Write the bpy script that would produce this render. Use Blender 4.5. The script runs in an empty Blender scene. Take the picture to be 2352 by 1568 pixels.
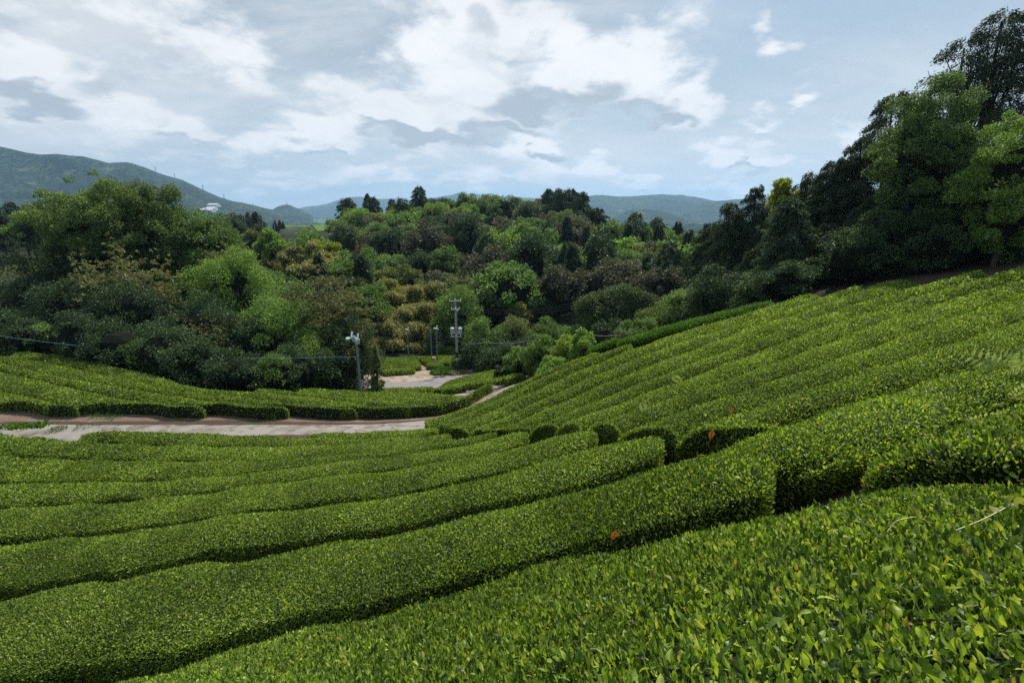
import bpy, math, random, json
import numpy as np
from mathutils import Vector

S = bpy.context.scene
COL = S.collection
R = math.radians

# ------------------------------------------------------------------ camera
cd = bpy.data.cameras.new('camera'); cam = bpy.data.objects.new('camera', cd); COL.objects.link(cam)
cd.lens = 17; cd.sensor_width = 36; cd.clip_start = .1; cd.clip_end = 30000
PITCH = 14.8
cam.location = (0, 0, 0); cam.rotation_euler = (R(90 - PITCH), 0, 0)
S.camera = cam
S.view_settings.view_transform = 'Standard'; S.view_settings.look = 'None'
S.view_settings.exposure = 0.3; S.view_settings.gamma = 1; S.view_settings.use_curve_mapping = False
S.render.engine = 'CYCLES'
cy = S.cycles
cy.max_bounces = 7; cy.diffuse_bounces = 3; cy.glossy_bounces = 2; cy.transmission_bounces = 4
cy.transparent_max_bounces = 8; cy.volume_bounces = 1
cy.use_denoising = False; cy.use_adaptive_sampling = True; cy.adaptive_threshold = .006
cy.sample_clamp_indirect = 4; cy.caustics_reflective = False; cy.caustics_refractive = False
SUN_EL, SUN_AZ = 55.0, 32.0          # azimuth to the right of +Y, the way the camera looks

# ------------------------------------------------------------------ node helper
class NT:
    def __init__(s, tree): s.t = tree; s.n = tree.nodes; s.l = tree.links
    def node(s, kind, **kw):
        n = s.n.new(kind)
        for k, v in kw.items(): setattr(n, k, v)
        return n
    def put(s, sock, v):
        if isinstance(v, bpy.types.NodeSocket): s.l.new(v, sock)
        elif v is not None: sock.default_value = v
    def m(s, op, a, b=None, c=None, clamp=False):
        n = s.node('ShaderNodeMath', operation=op, use_clamp=clamp)
        for i, v in enumerate((a, b, c)):
            if v is not None: s.put(n.inputs[i], v)
        return n.outputs[0]
    def v(s, op, a, b=None, scale=None):
        n = s.node('ShaderNodeVectorMath', operation=op)
        s.put(n.inputs[0], a)
        if b is not None: s.put(n.inputs[1], b)
        if scale is not None: s.put(n.inputs['Scale'], scale)
        return n.outputs['Value'] if op in ('LENGTH', 'DISTANCE', 'DOT_PRODUCT') else n.outputs[0]
    def noise(s, vec, scale, detail=5, rough=.55, dist=0, lac=2.0, out=0):
        n = s.node('ShaderNodeTexNoise')
        s.put(n.inputs['Vector'], vec); n.inputs['Scale'].default_value = scale; n.inputs['Detail'].default_value = detail
        n.inputs['Roughness'].default_value = rough; n.inputs['Distortion'].default_value = dist; n.inputs['Lacunarity'].default_value = lac
        return n.outputs[out]
    def step(s, v, a, b, o0=0.0, o1=1.0, kind='SMOOTHSTEP'):
        n = s.node('ShaderNodeMapRange', interpolation_type=kind)
        s.put(n.inputs[0], v)
        for i, x in zip((1, 2, 3, 4), (a, b, o0, o1)): s.put(n.inputs[i], x)
        return n.outputs[0]
    def mix(s, f, a, b, blend='MIX'):
        n = s.node('ShaderNodeMix', data_type='RGBA', blend_type=blend)
        s.put(n.inputs[0], f); s.put(n.inputs[6], c4(a)); s.put(n.inputs[7], c4(b))
        return n.outputs[2]
    def ramp(s, f, stops):
        n = s.node('ShaderNodeValToRGB'); s.put(n.inputs[0], f); e = n.color_ramp.elements
        while len(e) < len(stops): e.new(.5)
        for el, (p, c) in zip(e, stops): el.position = p; el.color = c4(c)
        return n.outputs[0]
def c4(c):
    if isinstance(c, (tuple, list)): return (c[0], c[1], c[2], 1) if len(c) == 3 else tuple(c)
    return c

# ------------------------------------------------------------------ sky
def azel(u, v):      # image point of the 2352 px wide view -> azimuth, elevation in degrees
    r = (u - 1176) / 1110.7; s = (v - 784) / 1110.7; p = R(PITCH)
    d = Vector((r, math.cos(p) - s * math.sin(p), -(math.sin(p) + s * math.cos(p)))).normalized()
    return math.degrees(math.atan2(d.x, d.y)), math.degrees(math.asin(d.z))
w = bpy.data.worlds.new('World'); S.world = w; w.use_nodes = True
w.node_tree.nodes.clear(); g = NT(w.node_tree)
out = g.node('ShaderNodeOutputWorld'); bg = g.node('ShaderNodeBackground')
sky = g.node('ShaderNodeTexSky', sky_type='NISHITA'); sky.sun_disc = False
sky.sun_elevation = R(SUN_EL); sky.sun_rotation = R(SUN_AZ); sky.air_density = 1.0; sky.dust_density = 1.6; sky.ozone_density = 1.0
D = g.node('ShaderNodeTexCoord').outputs['Generated']
D = g.v('NORMALIZE', D)
sx = g.node('ShaderNodeSeparateXYZ'); g.put(sx.inputs[0], D); X, Y, Z = sx.outputs
AZ = g.m('MULTIPLY', g.m('ARCTAN2', X, Y), 57.2958)
EL = g.m('MULTIPLY', g.m('ARCSINE', Z), 57.2958)
def cloud_layer(el_shift):
    zz = g.m('ADD', g.m('MAXIMUM', g.m('ADD', Z, el_shift), 0.0), .30)
    cb = g.node('ShaderNodeCombineXYZ'); g.put(cb.inputs[0], g.m('DIVIDE', X, zz)); g.put(cb.inputs[1], g.m('DIVIDE', Y, zz)); cb.inputs[2].default_value = 3.7
    P = cb.outputs[0]
    n1 = g.noise(P, 3.2, 11, .60, .1)
    big = g.noise(P, 1.1, 3, .5, .3)
    cb2 = g.node('ShaderNodeCombineXYZ'); g.put(cb2.inputs[0], AZ); g.put(cb2.inputs[1], g.m('ADD', EL, el_shift * 57.3))
    wv = g.node('ShaderNodeTexNoise'); g.put(wv.inputs['Vector'], P); wv.inputs['Scale'].default_value = 5; wv.inputs['Detail'].default_value = 6
    warp = g.v('SCALE', g.v('SUBTRACT', wv.outputs['Color'], (.5, .5, .5)), scale=7.0)
    Q = g.v('ADD', cb2.outputs[0], warp)
    blobs = None
    for (u, v, ru, rv, wt) in BLOBS:
        a0, e0 = azel(u, v); a1, _ = azel(u + ru, v); _, e1 = azel(u, v - rv)
        ra, re = abs(a1 - a0), abs(e1 - e0)
        d = g.v('MULTIPLY', g.v('SUBTRACT', Q, (a0, e0, 0)), (1 / ra, 1 / re, 0))
        x = g.step(g.v('LENGTH', d), 0.1, 1.5, wt, 0.0)
        blobs = x if blobs is None else g.m('MAXIMUM', blobs, x)
    return n1, Q, blobs, P
BLOBS = [(930, 265, 190, 75, 1), (1090, 200, 220, 110, 1), (1270, 175, 210, 95, 1), (1430, 195, 180, 110, 1), (1560, 225, 110, 95, 1), (1010, 300, 230, 50, .9),
         (1120, 60, 150, 110, 1), (1010, 110, 150, 70, .7), (850, 190, 170, 70, .75), (800, 290, 150, 55, .85), (1210, 345, 120, 40, .9), (700, 335, 140, 44, .85), (1500, 60, 130, 40, .5),
         (1740, 280, 85, 32, .75), (1745, 80, 42, 42, .6), (1770, 128, 56, 30, .6), (1815, 212, 42, 24, .7), (1730, 350, 150, 38, .8), (1680, 425, 190, 30, .75),
         (1365, 372, 60, 34, .6), (60, 160, 260, 100, .9), (160, 250, 240, 70, .85), (440, 300, 90, 42, .8), (480, 150, 210, 80, .7), (1010, 395, 380, 36, .65),
         (600, 410, 280, 40, .65), (1475, 415, 60, 18, .6), (1930, 310, 90, 40, .6), (280, 40, 360, 70, .6), (300, 330, 300, 45, .6)]
n1, WQ, blobs, P = cloud_layer(0.0)
n2, big2, blobs2, P2 = cloud_layer(0.045)
def heap(n, b): return g.m('ADD', g.m('MULTIPLY', g.m('SUBTRACT', n, .5), 3.0), b)
h1, h2 = heap(n1, blobs), heap(n2, blobs2)
cum = g.step(h1, .20, .80)
# heaps are bright at their thin, sunward rims and grey through their thick undersides
lit = g.step(g.m('ADD', g.m('MULTIPLY', g.m('SUBTRACT', blobs, blobs2), 1.6), g.m('MULTIPLY', g.m('SUBTRACT', n1, n2), 1.4)), -.15, .40)
body = g.step(h1, .55, 1.10)
soft = g.step(n2, .36, .66)
left = g.step(AZ, 44.0, -8.0)
low = g.step(EL, 26.0, 2.0)
cover = g.m('MAXIMUM', left, low)
st = g.node('ShaderNodeMapping'); g.put(st.inputs[0], P); st.inputs['Scale'].default_value = (1.0, 2.4, 1.0); st.inputs['Rotation'].default_value = (0, 0, .45)
wisps = g.noise(st.outputs[0], 1.5, 8, .62, .4)
veil = g.m('MULTIPLY', cover, g.step(wisps, .24, .66, .45, 1.0))
veil = g.m('MAXIMUM', veil, g.m('MULTIPLY', g.step(wisps, .46, .78), .40))
patch = g.step(g.m('ADD', g.m('MULTIPLY', g.noise(P2, 2.0, 9, .6, .2), .6), g.m('MULTIPLY', wisps, .4)), .40, .62)
veilcol = g.mix(patch, (.27, .335, .40), (.58, .60, .62))
veilcol = g.mix(g.m('MULTIPLY', low, .8), veilcol, (.60, .64, .665))
skyc = g.v('SCALE', sky.outputs[0], scale=.08)
skyc = g.mix(.6, skyc, (.245, .375, .485))
skyc = g.mix(g.m('MULTIPLY', low, .6), skyc, (.50, .57, .62))
c = g.mix(veil, skyc, veilcol)
under = None      # the thick grey undersides of the heaps
for (u, v, ru, rv, wt) in [(1215, 240, 150, 50, 1), (1330, 225, 110, 50, .9), (1440, 268, 170, 34, 1), (1550, 280, 90, 26, .9), (940, 305, 150, 34, .95), (1080, 318, 130, 30, .8), (1100, 50, 60, 50, .6), (1160, 300, 120, 26, .8),
                           (90, 235, 160, 34, .95), (250, 200, 120, 40, .6), (430, 325, 70, 20, .8), (1250, 362, 90, 16, .8), (740, 362, 110, 18, .7), (1760, 302, 70, 14, .8), (1730, 375, 120, 16, .7), (330, 100, 220, 50, .5), (620, 225, 160, 30, .5)]:
    a0, e0 = azel(u, v); a1, _ = azel(u + ru, v); _, e1 = azel(u, v - rv)
    x = g.step(g.v('LENGTH', g.v('MULTIPLY', g.v('SUBTRACT', WQ, (a0, e0, 0)), (1 / abs(a1 - a0), 1 / abs(e1 - e0), 0))), .2, 1.25, wt, 0.0)
    under = x if under is None else g.m('MAXIMUM', under, x)
under = g.step(g.m('ADD', under, g.m('MULTIPLY', g.m('SUBTRACT', n2, .5), 1.4)), .18, .85)
cumcol = g.mix(soft, (.60, .625, .65), (.80, .80, .80))
cumcol = g.mix(g.m('MULTIPLY', lit, .6), cumcol, (.88, .87, .86))
cumcol = g.mix(g.m('MULTIPLY', under, .9), cumcol, (.34, .385, .43))
c = g.mix(g.m('MULTIPLY', cum, .92), c, cumcol)
c = g.mix(g.step(EL, 0.0, -6.0), c, (.10, .12, .10))
g.put(bg.inputs[0], g.v('SCALE', c, scale=10.0)); bg.inputs[1].default_value = .1
g.put(out.inputs[0], bg.outputs[0])
w.cycles.sampling_method = 'MANUAL'; w.cycles.sample_map_resolution = 512

sl = bpy.data.lights.new('sun', 'SUN'); sun = bpy.data.objects.new('sun', sl); COL.objects.link(sun)
sl.energy = 4.8; sl.angle = R(.55); sl.color = (1, .955, .87)
sd = Vector((math.sin(R(SUN_AZ)) * math.cos(R(SUN_EL)), math.cos(R(SUN_AZ)) * math.cos(R(SUN_EL)), math.sin(R(SUN_EL))))
sun.rotation_euler = sd.to_track_quat('Z', 'Y').to_euler()

HF_DATA = '''[[-45.0,23.0,-11.18],[-45.0,31.0,-11.35],[-45.0,42.0,-12.1],[-45.0,58.0,-15.01],[-28.0,16.0,-11.63],[-28.0,23.0,-11.69],[-28.0,31.0,-11.6],[-28.0,42.0,-13.49],[-28.0,58.0,-16.89],[-16.0,5.0,-8.83],[-16.0,10.0,-9.53],[-16.0,16.0,-9.76],[-16.0,23.0,-10.75],[-16.0,31.0,-11.74],[-16.0,42.0,-15.88],[-16.0,58.0,-18.31],[-7.0,0.0,-4.59],[-7.0,5.0,-7.09],[-7.0,10.0,-7.3],[-7.0,16.0,-8.67],[-7.0,23.0,-10.65],[-7.0,31.0,-12.36],[-7.0,42.0,-15.69],[-7.0,58.0,-18.52],[0.0,0.0,-0.96],[0.0,5.0,-4.28],[0.0,10.0,-5.61],[0.0,16.0,-7.54],[0.0,23.0,-8.76],[0.0,31.0,-11.19],[0.0,42.0,-14.15],[0.0,58.0,-17.61],[7.0,0.0,-0.24],[7.0,5.0,-2.18],[7.0,10.0,-3.58],[7.0,16.0,-5.06],[7.0,23.0,-6.1],[7.0,31.0,-8.2],[7.0,42.0,-11.93],[7.0,58.0,-16.02],[15.0,5.0,-0.7],[15.0,10.0,-2.06],[15.0,16.0,-3.31],[15.0,23.0,-4.73],[15.0,31.0,-6.09],[15.0,42.0,-9.34],[15.0,58.0,-13.88],[26.0,10.0,-0.5],[26.0,16.0,-2.05],[26.0,23.0,-3.0],[26.0,31.0,-3.82],[26.0,42.0,-6.45],[26.0,58.0,-10.99],[40.0,23.0,0.33],[40.0,31.0,-1.04],[40.0,42.0,-3.55],[40.0,58.0,-7.83],[-2.5,27.5,-11.27],[-1.5,31.0,-11.99],[1.5,32.0,-10.86],[2.0,28.5,-9.13],[-5.0,24.0,-10.74],[-1.0,22.5,-9.17],[-3.0,35.0,-12.94],[3.5,12.0,-5.08],[-2.0,9.0,-6.12],[3.0,6.5,-3.43]]'''
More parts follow.
